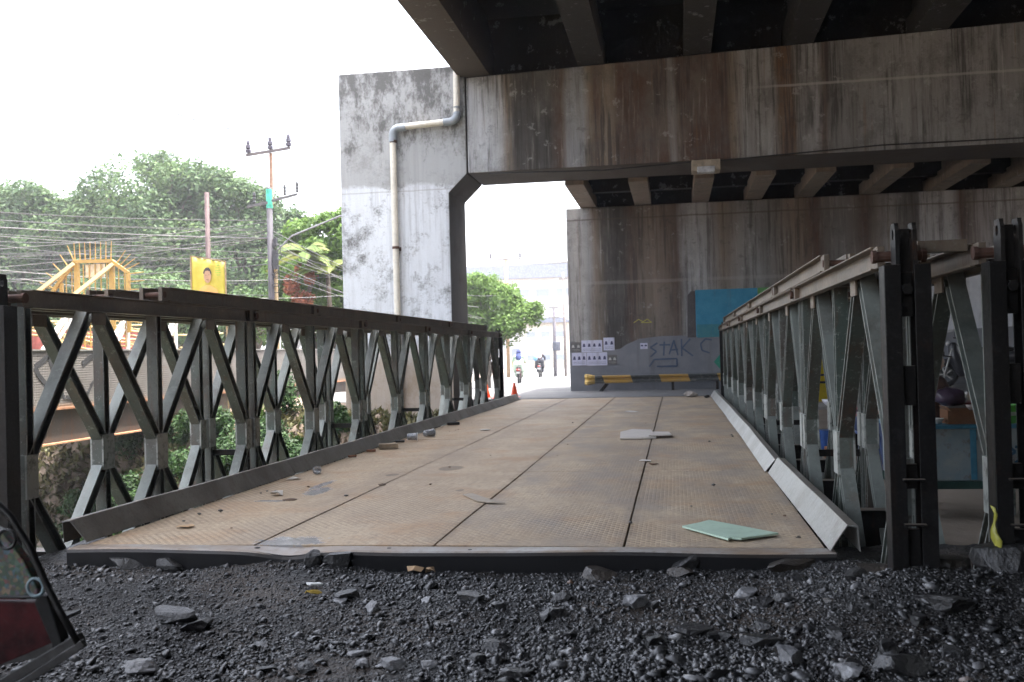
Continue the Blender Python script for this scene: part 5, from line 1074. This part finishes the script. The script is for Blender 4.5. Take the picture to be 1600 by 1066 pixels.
# white tube truss behind it
WT = thing('pipe_truss', 'white painted tubular truss behind the checker plate footbridge', 'truss', (0, 0, 0)); M_WT = plain('white_tube', (.72, .70, .68), .45, var=.06)
m = MB(); m.tube([(-10.4, 9, 1.93), (-10.4, 29, 1.93)], .05, 10); m.build('top_tube', M_WT, WT); m = MB(); m.tube([(-10.4, 9, .75), (-10.4, 29, .75)], .05, 10); m.build('bottom_tube', M_WT, WT)
for i in range(9):
    y = 9.6+i*2.1; MB().tube([(-10.4, y, .8), (-10.4, y+1.2, 1.9)], .055, 10).build('diagonal', M_WT, WT); MB().tube([(-10.42, y+.25, .8), (-10.42, y+1.45, 1.9)], .035, 10).build('diagonal', M_WT, WT); MB().tube([(-10.4, y+1.3, .8), (-10.4, y+1.3, 1.9)], .04, 10).build('vertical', M_WT, WT)
tag(MB().box((-12.4, 10, -.3), (-12.3, 20.5, 1.72)).build('red_wall', plain('maroon_sheet', (.22, .055, .05), .7)), 'maroon sheet wall behind the white tubes', 'wall')
BT = thing('bamboo_stack', 'stack of yellowish split bamboo poles leaning behind the white tubes', 'bamboo', (-11.6, 14, .9)); M_BAM = plain('bamboo', (.42, .33, .17), .6, var=.3)
rr = random.Random(2)
for i in range(46): y = rr.uniform(-3.2, 6.8); z = .7+rr.uniform(-.25, .28)-.03*abs(y); L = rr.uniform(1.2, 2.6); MB().tube([(rr.uniform(-.25, .25), y, z), (rr.uniform(-.25, .25), y+L, z+rr.uniform(-.35, .25))], .025, 6).build('pole', M_BAM, BT)

# ------------------------------------------------------------------ yellow anti-climb gate on a pipe bridge
YG = thing('spiked_gate', 'yellow steel anti climb gate with fan of spikes on the pipe bridge', 'gate', (-11.1, 15, 0)); M_YG = plain('gate_yellow', (.36, .22, .05), .5, var=.12)
fr = MB(); P = [(-1.25, 1.8), (-1.22, 2.3), (-.46, 3.19), (.44, 3.15), (.80, 2.90), (.80, 1.8)]
for a, b in (((-1.20, 2.28), (-.45, 3.17)), ((-.47, 3.17), (.43, 3.15)), ((.42, 3.15), (.80, 2.88)), ((.79, 2.88), (.79, 1.6))): fr.bar((a[0], 0, a[1]), (b[0], 0, b[1]), .07, .07, (0, 1, 0))
for x, zt_ in ((-.41, 3.13), (.41, 3.12)): fr.bar((x, .01, 1.2), (x, .01, zt_), .11, .06, (0, 1, 0))
fr.bar((-.78, .012, 1.2), (-.78, .012, 2.72), .07, .05, (0, 1, 0)); fr.build('frame', M_YG, YG)
M_YGL = plain('gate_yellow_light', (.48, .37, .18), .5, var=.08)
MB().bar((-1.35, -.35, 2.35), (-.42, -.08, 3.12), .08, .06, (0, 1, 0)).build('strut', M_YGL, YG); MB().bar((-.38, -.42, 2.3), (.48, -.05, 3.08), .08, .06, (0, 1, 0)).build('strut', M_YGL, YG)
for i in range(11):
    x = -.66+i*.137; zt_ = 3.1 if -.45 < x < .45 else (3.1-(abs(x)-.45)*1.1 if x < 0 else 3.1-(x-.45)*.75)
    MB().tube([(x, 0, 1.3), (x, 0, zt_)], .014, 6).build('bar', M_YG, YG)
for z in (2.45, 1.9): MB().tube([(-.78, 0, z), (.79, 0, z)], .014, 6).build('bar', M_YG, YG)
def spike(p, a, L=.36): MB().tube([(p[0], 0, p[1]), (p[0]+L*math.cos(a), 0, p[1]+L*math.sin(a))], [.014, .006], 6).build('spike', M_YG, YG)
for i in range(8): spike((-.44+i*.12, 3.18), R(90+2*(3.5-i)*.4), .40)
for i in range(7): u = i/6; spike((-1.18+.72*u, 2.32+.85*u), R(178-64*u), .38)
for i in range(4): u = (i+1)/5; spike((.46+.33*u, 3.13-.24*u), R(62-48*u), .36)
for i in range(7): spike((.80, 2.86-.17*i), R(4-2*i), .36)
for i in range(4): spike((-.80, 2.62-.17*i), R(180), .30)
MB().box((-.22, .03, 2.82), (.22, .05, 3.1)).build('sign_plate', plain('sign_cream', (.62, .50, .34), .6), YG)
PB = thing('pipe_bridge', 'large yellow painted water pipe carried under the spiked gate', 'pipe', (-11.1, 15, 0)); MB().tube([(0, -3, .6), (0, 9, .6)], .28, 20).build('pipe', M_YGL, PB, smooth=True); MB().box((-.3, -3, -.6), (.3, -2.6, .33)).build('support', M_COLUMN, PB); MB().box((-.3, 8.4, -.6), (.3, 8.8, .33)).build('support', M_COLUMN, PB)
# ------------------------------------------------------------------ banner
BN_ = thing('banner', 'yellow cloth banner with a portrait, hung on a frame left of the pole', 'banner', (-7.84, 13, 0))
def mat_ban():
    g = NG('banner_yellow'); n = g.noise(3, 4); c = g.mix(g.step(n, .4, .6), (.50, .40, .04), (.58, .48, .08)); return g.fin(c, .6, g.bump(g.noise(5, 3, .5, g.map((1, 1, .3))), .4, .05))
v, f = grid(np.linspace(0, .67, 16), np.linspace(0, 1, 12), lambda X, Y: X*0); V2 = np.stack([v[:, 0], .015*np.sin(v[:, 0]*22)*np.cos(v[:, 1]*3), 1.72+v[:, 1]*(1.22-.13*v[:, 0]/.67)], 1)
cl = raw('cloth', V2, f, mat_ban(), BN_, smooth=True); mo = cl.modifiers.new('s', 'SOLIDIFY'); mo.thickness = .004
m = MB(); m.bar((-.02, 0, 2.96), (.69, 0, 2.83), .02, .02, (0, 1, 0)); m.bar((-.012, 0, -.3), (-.012, 0, 2.97), .025, .02, (0, 1, 0)); m.bar((.685, 0, -.3), (.685, 0, 2.83), .02, .02, (0, 1, 0)); m.build('frame', plain('banner_wood', (.32, .22, .12), .8), BN_)
def ell(cx, cz, a, b, n=20, a0=0, a1=360): return [(cx+a*math.cos(R(a0+(a1-a0)*i/n)), cz+b*math.sin(R(a0+(a1-a0)*i/n))) for i in range(n)]
MB().prism([(.12, 2.18), (.57, 2.16), (.52, 2.30), (.40, 2.38), (.28, 2.39), (.17, 2.32)], 'y', -.030, -.026).build('printed_shirt', plain('print_orange', (.72, .36, .10), .7, var=.08), BN_)
MB().prism(ell(.335, 2.56, .075, .13), 'y', -.034, -.0305).build('printed_face', plain('print_skin', (.45, .26, .15), .7, var=.1), BN_)
MB().prism(ell(.333, 2.60, .082, .125, 14, -10, 190)+ell(.335, 2.62, .062, .055, 8, 190, 350)[::1][:0]+[(.272, 2.60), (.285, 2.655), (.335, 2.665), (.385, 2.65), (.398, 2.60)], 'y', -.038, -.0345).build('printed_hair', plain('print_black', (.05, .04, .04), .7), BN_)
m = MB(); m.prism(ell(.305, 2.58, .012, .006, 8), 'y', -.038, -.0345); m.prism(ell(.365, 2.58, .012, .006, 8), 'y', -.038, -.0345); m.prism(ell(.335, 2.49, .026, .006, 8), 'y', -.038, -.0345); m.build('printed_features', plain('print_dark', (.12, .06, .04), .7), BN_)
m = MB()
for k_, (a, b) in enumerate(((.50, .58), (.49, .60), (.50, .60), (.52, .59))): m.box((a, -.034, 2.70-.045*k_), (b, -.0305, 2.715-.045*k_))
m.prism(ell(.55, 2.76, .03, .02, 10), 'y', -.034, -.0305); m.build('printed_marks', plain('print_green', (.30, .42, .05), .7), BN_)

# ------------------------------------------------------------------ poles, wires
def pole_thing(name, label, base, h, r_, arms, mat, low=None):
    t = thing(name, label, 'utility pole', base); MB().tube([(0, 0, -.4), (0, 0, h)], [r_*1.15, r_], 12).build('shaft', mat, t, smooth=True)
    for z, w0, w1, rz, ins in arms:
        a = MB(); d = V((math.cos(rz), math.sin(rz)*.0, math.sin(rz))); a.bar(V((0, -.1, z))+d*w0, V((0, -.1, z))+d*w1, .07, .09, (0, 0, 1)); ao = a.build('crossarm', plain('arm_grey', (.22, .21, .21), .7), t)
        for u, s in ins:
            p = V((0, -.1, z))+d*u; MB().lathe([(.025, .04), (.025, .09), (.07*s, .10), (.075*s, .16), (.04*s, .19), (.075*s, .21), (.07*s, .29), (.035*s, .32), (.06*s, .34), (.05*s, .42), (.01, .44)], p, 12).build('insulator', plain('insulator_dark', (.07, .06, .08), .3), ao)
    return t
M_POLE = plain('pole_dark', (.055, .05, .06), .7, var=.3, scale=2)
UP = (-9.16, 20.0, -.4)
pt = pole_thing('utility_pole', 'tall dark utility pole with green band and three insulators on top', UP, 5.85, .075, [], M_POLE)
MB().tube([(.045, .03, 5.4), (.06, .03, 6.75)], .05, 10).build('pole_extension', plain('pole_rust', (.30, .18, .12), .7), pt)
MB().tube([(0, 0, 5.3), (0, 0, 5.8)], .085, 12).build('band', plain('band_green', (.06, .42, .30), .6, var=.3), pt)
MB().tube([(.12, .08, -.4), (.10, .05, 4.2)], .05, 10).build('companion_pole', plain('pole_ochre', (.36, .26, .14), .7), pt)
for z, w0, w1, rz, ins in ((6.78, -.62, .60, .10, ((-.56, 1), (.05, 1), (.56, 1))),): 
    a = MB(); d = V((math.cos(rz), 0, math.sin(rz))); a.bar(V((0.03, -.06, z))+d*w0, V((0.03, -.06, z))+d*w1, .07, .07); ao = a.build('crossarm', plain('arm_grey', (.12, .10, .10), .7), pt)
    for u, s in ins: MB().lathe([(.02, .02), (.02, .05), (.075, .06), (.08, .13), (.035, .15), (.075, .17), (.07, .25), (.03, .27), (.05, .29), (.04, .36), (.01, .37)], V((.03, -.06, z))+d*u, 12).build('insulator', plain('insulator_dark', (.07, .06, .08), .3), ao)
a = MB(); a.bar((-.58, -.08, 5.36), (-.02, -.08, 5.44), .05, .07); a.bar((.1, -.08, 5.48), (.80, -.08, 5.62), .05, .06); ao = a.build('crossarm', plain('arm_pale', (.10, .095, .095), .7), pt)
for x, z in ((-.38, 5.44), (.46, 5.60), (.80, 5.66)): MB().lathe([(.02, .0), (.045, .03), (.03, .08), (.045, .12), (.03, .17), (.045, .21), (.03, .27), (.01, .30)], (x, -.08, z), 10).build('insulator', plain('insulator_black', (.03, .03, .03), .4), ao)
m = MB()
rr = random.Random(3)
for i in range(7):
    x, z = .16+rr.uniform(-.04, .06), 3.2+i*.17; n = 16; rc = rr.uniform(.07, .13); m.tube([(x+.3*0+rc*math.cos(2*math.pi*j/n), -.05+.02*math.sin(j), z+rc*1.2*math.sin(2*math.pi*j/n)) for j in range(n+1)], .010, 5, False)
m.box((.09, -.08, 3.7), (.2, .04, 4.2)); m.box((.09, -.06, 4.3), (.18, .04, 4.5)); m.build('cable_coil', plain('coil_black', (.03, .03, .035), .6), pt)
MB().tube([(.12, 0, 4.02), (.22, 0, 4.22), (.6, 0, 4.55), (1.9, 0, 5.0), (3.2, .2, 5.35)], .024, 8).build('lamp_arm', plain('lamp_arm_grey', (.16, .16, .17), .5), pt)
pole_thing('utility_pole', 'shorter thin dark pole standing behind the banner', (-9.93, 18.0, -.4), 5.45, .055, [], plain('pole_brown', (.07, .04, .04), .7))
pole_thing('utility_pole', 'distant rusty pole with crossarm above the roadside tree', (-8.75, 55, -.6), 7.6, .10, [(7.2, -.95, .95, 0, ((-.9, 1), (.9, 1)))], plain('pole_tan', (.34, .22, .12), .7))
pole_thing('utility_pole', 'distant grey pole with transformer left of the pier edge', (-5.9, 55, -.6), 5.5, .09, [(3.6, -.35, .35, 0, ()), (4.2, -.3, .3, 0, ())], plain('pole_grey', (.16, .15, .17), .7))
bpt = bpy.data.objects['utility_pole.003'] if 'utility_pole.003' in bpy.data.objects else None
if bpt: MB().lathe([(.22, 0), (.24, .05), (.24, .5), (.2, .55)], (.1, 0, 1.6), 12).build('transformer', plain('transformer_dark', (.08, .09, .12), .6), bpt)
pole_thing('utility_pole', 'distant thin pole closest to the pier edge', (-5.28, 55, -.6), 6.3, .07, [(5.9, -.25, .25, 0, ())], plain('pole_grey2', (.20, .17, .16), .7))
M_WIRE = plain('wire_grey', (.07, .07, .07), .7); M_WIREL = plain('wire_pale', (.16, .16, .155), .7)
def wire(p, q, sag, r_, mat, label='overhead cable running left from the utility pole'):
    p, q = V(p), V(q); n = 18; pts = []
    for i in range(n+1): u = i/n; c = p+(q-p)*u; c.z -= sag*4*u*(1-u); pts.append(c)
    return tag(MB().tube(pts, r_, 5, False).build('overhead_wire', mat, smooth=True), label, 'cable', 'overhead cables' if 'three thin' not in label else 'high wires')
rr = random.Random(12); pb = V((UP[0], UP[1], 0))
for i in range(24):   # bundle from the pole away to the left, nearer the camera
    z0 = 3.9+rr.uniform(-.3, .8)-(1.2 if i % 6 == 5 else 0); ex = V((-21-rr.uniform(0, 3), 17+rr.uniform(-5, 6), 4.9+rr.uniform(-1.9, .9)))
    wire((UP[0], UP[1], z0), ex, rr.uniform(.1, .6), rr.choice((.007, .009, .013)), M_WIRE if i % 3 else M_WIREL)
for i, (ex, ez) in enumerate(((-12.5, 7.95), (-12.55, 7.5), (-12.55, 6.95))):
    a = V((UP[0]+(-.53, .08, .59)[i], UP[1], 6.72)); b = V((ex-.1, 14, ez)); d = b-a; wire(a, a+d*2.2, .2, .010, M_WIRE, ('uppermost', 'middle', 'lowest')[i]+' of the three thin high wires crossing the sky at the upper left')
for i in range(9): wire((UP[0]+.08, UP[1], 4.3-i*.14), (-7.0+rr.uniform(-.8, 1.2), 34+rr.uniform(-3, 3), 2.6+rr.uniform(-.9, .9)), rr.uniform(.1, .4), .010, M_WIRE if i % 2 else M_WIREL, 'cable running from the utility pole away behind the white column')
for i in range(4): wire((-14.5+i*2, 14.5, 3.2-i*.4), (-8.5+i*.4, 26, 3.6-i*.6), .3, .010, M_WIREL, 'pale slack cable crossing above the spiked gate')
for i in range(5): wire((-8.75+(i-2)*.4, 55, 6.5), (-3.0, 58+i, 6.8+i*.15), .3, .012, M_WIRE, 'distant wire above the road')

# ------------------------------------------------------------------ distant buildings and street clutter
def building(name, label, x0, x1, y0, y1, z1, wallm, rows, cols, roofm, roof_over=.6, roof_h=1.2):
    t = thing(name, label, 'building', ((x0+x1)/2, y0, -.6)); w_ = (x1-x0)/2; d = y1-y0; H = z1+.6
    MB().box((-w_, 0, 0), (w_, d, H)).build('wall', wallm, t)
    MB().prism([(-w_-roof_over, H+.002), (w_+roof_over, H+.002), (w_+roof_over-.5, H+roof_h), (-w_+1.5, H+roof_h)], 'y', -roof_over, d).build('roof', roofm, t)
    for r_ in range(rows):
        for c in range(cols):
            cw = 2*w_/cols; cx = -w_+(c+.5)*cw; zc = H*(r_+.5)/rows; f_ = MB(); hw, hh = cw*.36, H/rows*.15
            for a in ((cx-hw, zc-hh, cx+hw, zc-hh+.08), (cx-hw, zc+hh-.08, cx+hw, zc+hh), (cx-hw, zc-hh+.08, cx-hw+.08, zc+hh-.08), (cx+hw-.08, zc-hh+.08, cx+hw, zc+hh-.08)): f_.box((a[0], -.06, a[1]), (a[2], -.002, a[3]))
            fo = f_.build('window', plain_w, t); MB().box((cx-hw+.08, -.03, zc-hh+.08), (cx+hw-.08, -.003, zc+hh-.08)).build('pane', pane_m, fo)
    return t
plain_w = plain('window_frame', (.5, .5, .5), .6); pane_m = plain('window_pane', (.30, .34, .42), .2, var=.1)
M_BW = plain('white_wall', (.72, .70, .68), .8, var=.05, scale=.5); M_BR = plain('roof_grey', (.20, .22, .28), .7)
building('apartment_building', 'large white building with slate roof beyond the road', -27, -8, 112, 128, 9.6, M_BW, 3, 8, M_BR, 1.2, 1.6)
building('apartment_building', 'lower white building with grey gabled roof in front of the large one', -21, -14, 96, 104, 5.6, M_BW, 2, 4, M_BR, .5, .9)
building('shop_house', 'small cream shop house with dark windows beside the distant poles', -12.4, -8.4, 86, 94, 3.6, plain('cream_wall', (.55, .50, .42), .8), 2, 3, M_BR, .4, .4)
building('shop_house', 'grey low house behind the roadside verge', -16.5, -12.6, 74, 80, 2.6, plain('grey_wall', (.36, .37, .40), .8), 1, 3, plain('red_roof', (.30, .10, .06), .8), .4, .5)
WLL = thing('boundary_wall', 'pale boundary wall along the verge of the sunlit road', 'wall', (-15.3, 60, -.6)); MB().box((-2.2, 0, 0), (3.6, .2, 1.5)).build('wall', plain('pale_wall', (.52, .48, .42), .85), WLL)
# roadside stall left of the road
ST = thing('roadside_stall', 'roadside stall with pale awning under the bright tree', 'stall', (-9.6, 42, -.35)); MB().bar((-1.2, -.6, 1.75), (1.2, -.6, 1.9), 1.6, .03, (0, 0, 1)).build('awning', plain('awning_pale', (.50, .48, .44), .8), ST)
for x in (-1.1, 1.1):
    for y in (-1.2, 0): MB().box((x-.03, y-.03, 0), (x+.03, y+.03, 1.78)).build('post', M_DARK, ST)
MB().box((-.9, -.9, .5), (.9, -.2, .85)).build('counter', plain('stall_blue', (.25, .38, .45), .7), ST)
for i, (x, c, lb) in enumerate(((-8.55, (.72, .70, .68), 'white upright sign board beside the road'), (-9.35, (.70, .40, .10), 'orange sign board at the roadside stall'))):
    t = thing('sign_board', lb, 'sign', (x, 43.5+i, -.4)); MB().box((-.22, -.02, .35), (.22, .02, 1.45)).build('board', plain('board'+'ab'[i], c, .6, var=.05), t); MB().box((-.02, .021, 0), (.02, .05, 1.2)).build('post', M_DARK, t)
PK = scooter('parked pale blue loaded scooter at the roadside stall', (-8.6, 38.5, gzf(-8.6, 38.5)), R(20), (.18, .30, .36))
tag(MB().box((-8.95, 38.1, .35), (-8.35, 38.7, .95)).build('delivery_box', plain('blue_box', (.30, .46, .55), .6), bev=.04), 'light blue delivery box on the parked roadside scooter', 'box')

def dull(m, sp=.12, ro=.6):
    b = m.node_tree.nodes['Principled BSDF']; b.inputs['Specular IOR Level'].default_value = sp; b.inputs['Roughness'].default_value = ro; return m
# ------------------------------------------------------------------ pedicab at the lower left corner
PC = thing('pedicab', 'painted pedicab front with curved black rods, floral panel and dark red side', 'pedicab', (0, 0, 0)); yq = -2.6
M_ROD = dull(plain('black_rod', (.008, .008, .008), .35, bump=.05), .35, .4)
def mat_floral():
    g = NG('floral_paint'); a = g.voro(95, out='Color'); r_ = g.n('ShaderNodeSeparateColor'); g.put(r_.inputs[0], a)
    col = g.ramp(r_.outputs[0], [(0, (.03, .10, .05)), (.3, (.03, .10, .05)), (.42, (.25, .03, .03)), (.6, (.05, .15, .22)), (.75, (.10, .16, .04)), (.9, (.30, .20, .12)), (1, (.03, .06, .16))])
    n = g.noise(30, 5, .7); col = g.mix(g.math('MULTIPLY', g.step(n, .42, .6), .7), col, (.018, .02, .016)); return g.fin(g.mix(.45, col, (.01, .012, .01)), .5)
th = .03
def pprism(name, pts, mat, y0, y1, parent=PC, bev=.004): return MB().prism(pts, 'y', y0, y1).build(name, mat, parent, bev=bev)
pprism('floral_panel', [(-1.3, .62), (-.62, .60), (-.49, .53), (-.46, .50), (-.43, .46), (-.39, .385), (-.39, .372), (-.5, .362), (-1.3, .36)], mat_floral(), yq, yq+.03)
pprism('side_panel', [(-1.3, .352), (-.40, .352), (-.352, .25), (-.5, .19), (-1.3, .10)], dull(plain('dark_red_paint', (.032, .004, .005), .4, var=.6, scale=14)), yq+.004, yq+.03)
pprism('corner_band', [(-.388, .372), (-.362, .372), (-.325, .262), (-.318, .235), (-.35, .225), (-.352, .25), (-.398, .352)], dull(plain('grey_paint_band', (.014, .014, .014), .5)), yq-.006, yq+.03)
pprism('trim', [(-1.3, .359), (-.385, .371), (-.385, .362), (-1.3, .353)], M_ROD, yq-.004, yq+.02)
m = MB(); m.tube([(-.95, yq-.03, .80), (-.62, yq-.03, .72), (-.49, yq-.03, .62), (-.44, yq-.03, .575), (-.39, yq-.03, .50), (-.35, yq-.03, .415), (-.31, yq-.03, .34), (-.262, yq-.03, .262)], .009, 10); m.build('curved_rod', M_ROD, PC, smooth=True)
def ringp(x, z, r_, mat): n = 24; MB().tube([(x+r_*math.cos(2*math.pi*i/n), yq-.03, z+r_*math.sin(2*math.pi*i/n)) for i in range(n+1)], .0045, 8, False).build('ring', mat, PC, smooth=True)
ringp(-.452, .518, .024, M_ROD); ringp(-.375, .398, .022, plain('blue_grey_ring', (.14, .20, .22), .4))
m = MB(); m.bar((-.245, yq-.03, .262), (-.60, yq-.03, .045), .02, .016, (0, 1, 0)); m.bar((-.27, yq, .268), (-.62, yq, .075), .025, .02, (0, 1, 0)); m.bar((-.31, yq+.02, .245), (-1.3, yq+.02, .03), .03, .03, (0, 1, 0)); m.build('foot_rail', dull(plain('worn_rail', (.02, .02, .02), .35, var=.6, scale=30), .4, .4), PC, bev=.002)
pprism('floor', [(-1.5, .0), (-.75, .125), (-.75, .14), (-1.5, .02)], M_ROD, yq+.032, yq+.75)
pprism('back_panel', [(-1.5, .02), (-.95, .10), (-.95, .30), (-1.0, .36), (-1.5, .40)], plain('inner_red', (.10, .02, .02), .5), yq+.72, yq+.75)
for y in (yq-.08, yq+.85):
    n = 28; w0 = MB().tube([(-1.75+.33*math.cos(2*math.pi*i/n), y, .19+.33*math.sin(2*math.pi*i/n)) for i in range(n+1)], .02, 8, False).build('wheel', M_TYRE, PC, smooth=True)
    m = MB(); m.tube([(-1.75, y-.03, .19), (-1.75, y+.03, .19)], .03, 10)
    for i in range(14): a = i*.4488; m.tube([(-1.75, y, .19), (-1.75+.32*math.cos(a), y, .19+.32*math.sin(a))], .002, 4)
    m.build('spokes', M_GALV, w0)
MB().tube([(-1.75, yq-.08, .19), (-1.75, yq+.85, .19)], .015, 8).build('axle', M_ROD, PC)

# ------------------------------------------------------------------ haze
hz = MB().box((-640, -310, -4), (640, 920, 60)); hm = bpy.data.materials.new('haze'); hm.use_nodes = True; ht = hm.node_tree
ht.nodes.remove(ht.nodes['Principled BSDF']); pv_ = ht.nodes.new('ShaderNodeVolumePrincipled'); pv_.inputs['Density'].default_value = .0012; pv_.inputs['Color'].default_value = (.95, .96, 1, 1); pv_.inputs['Anisotropy'].default_value = .3
ht.links.new(pv_.outputs[0], ht.nodes['Material Output'].inputs['Volume'])
ho = hz.build('haze', hm); ho['kind'] = 'stuff'; ho['label'] = 'thin pale haze filling the air'; ho.display_type = 'WIRE'

for m_ in (M_BLACK, M_DARK): m_.node_tree.nodes['Principled BSDF'].inputs['Specular IOR Level'].default_value = .2
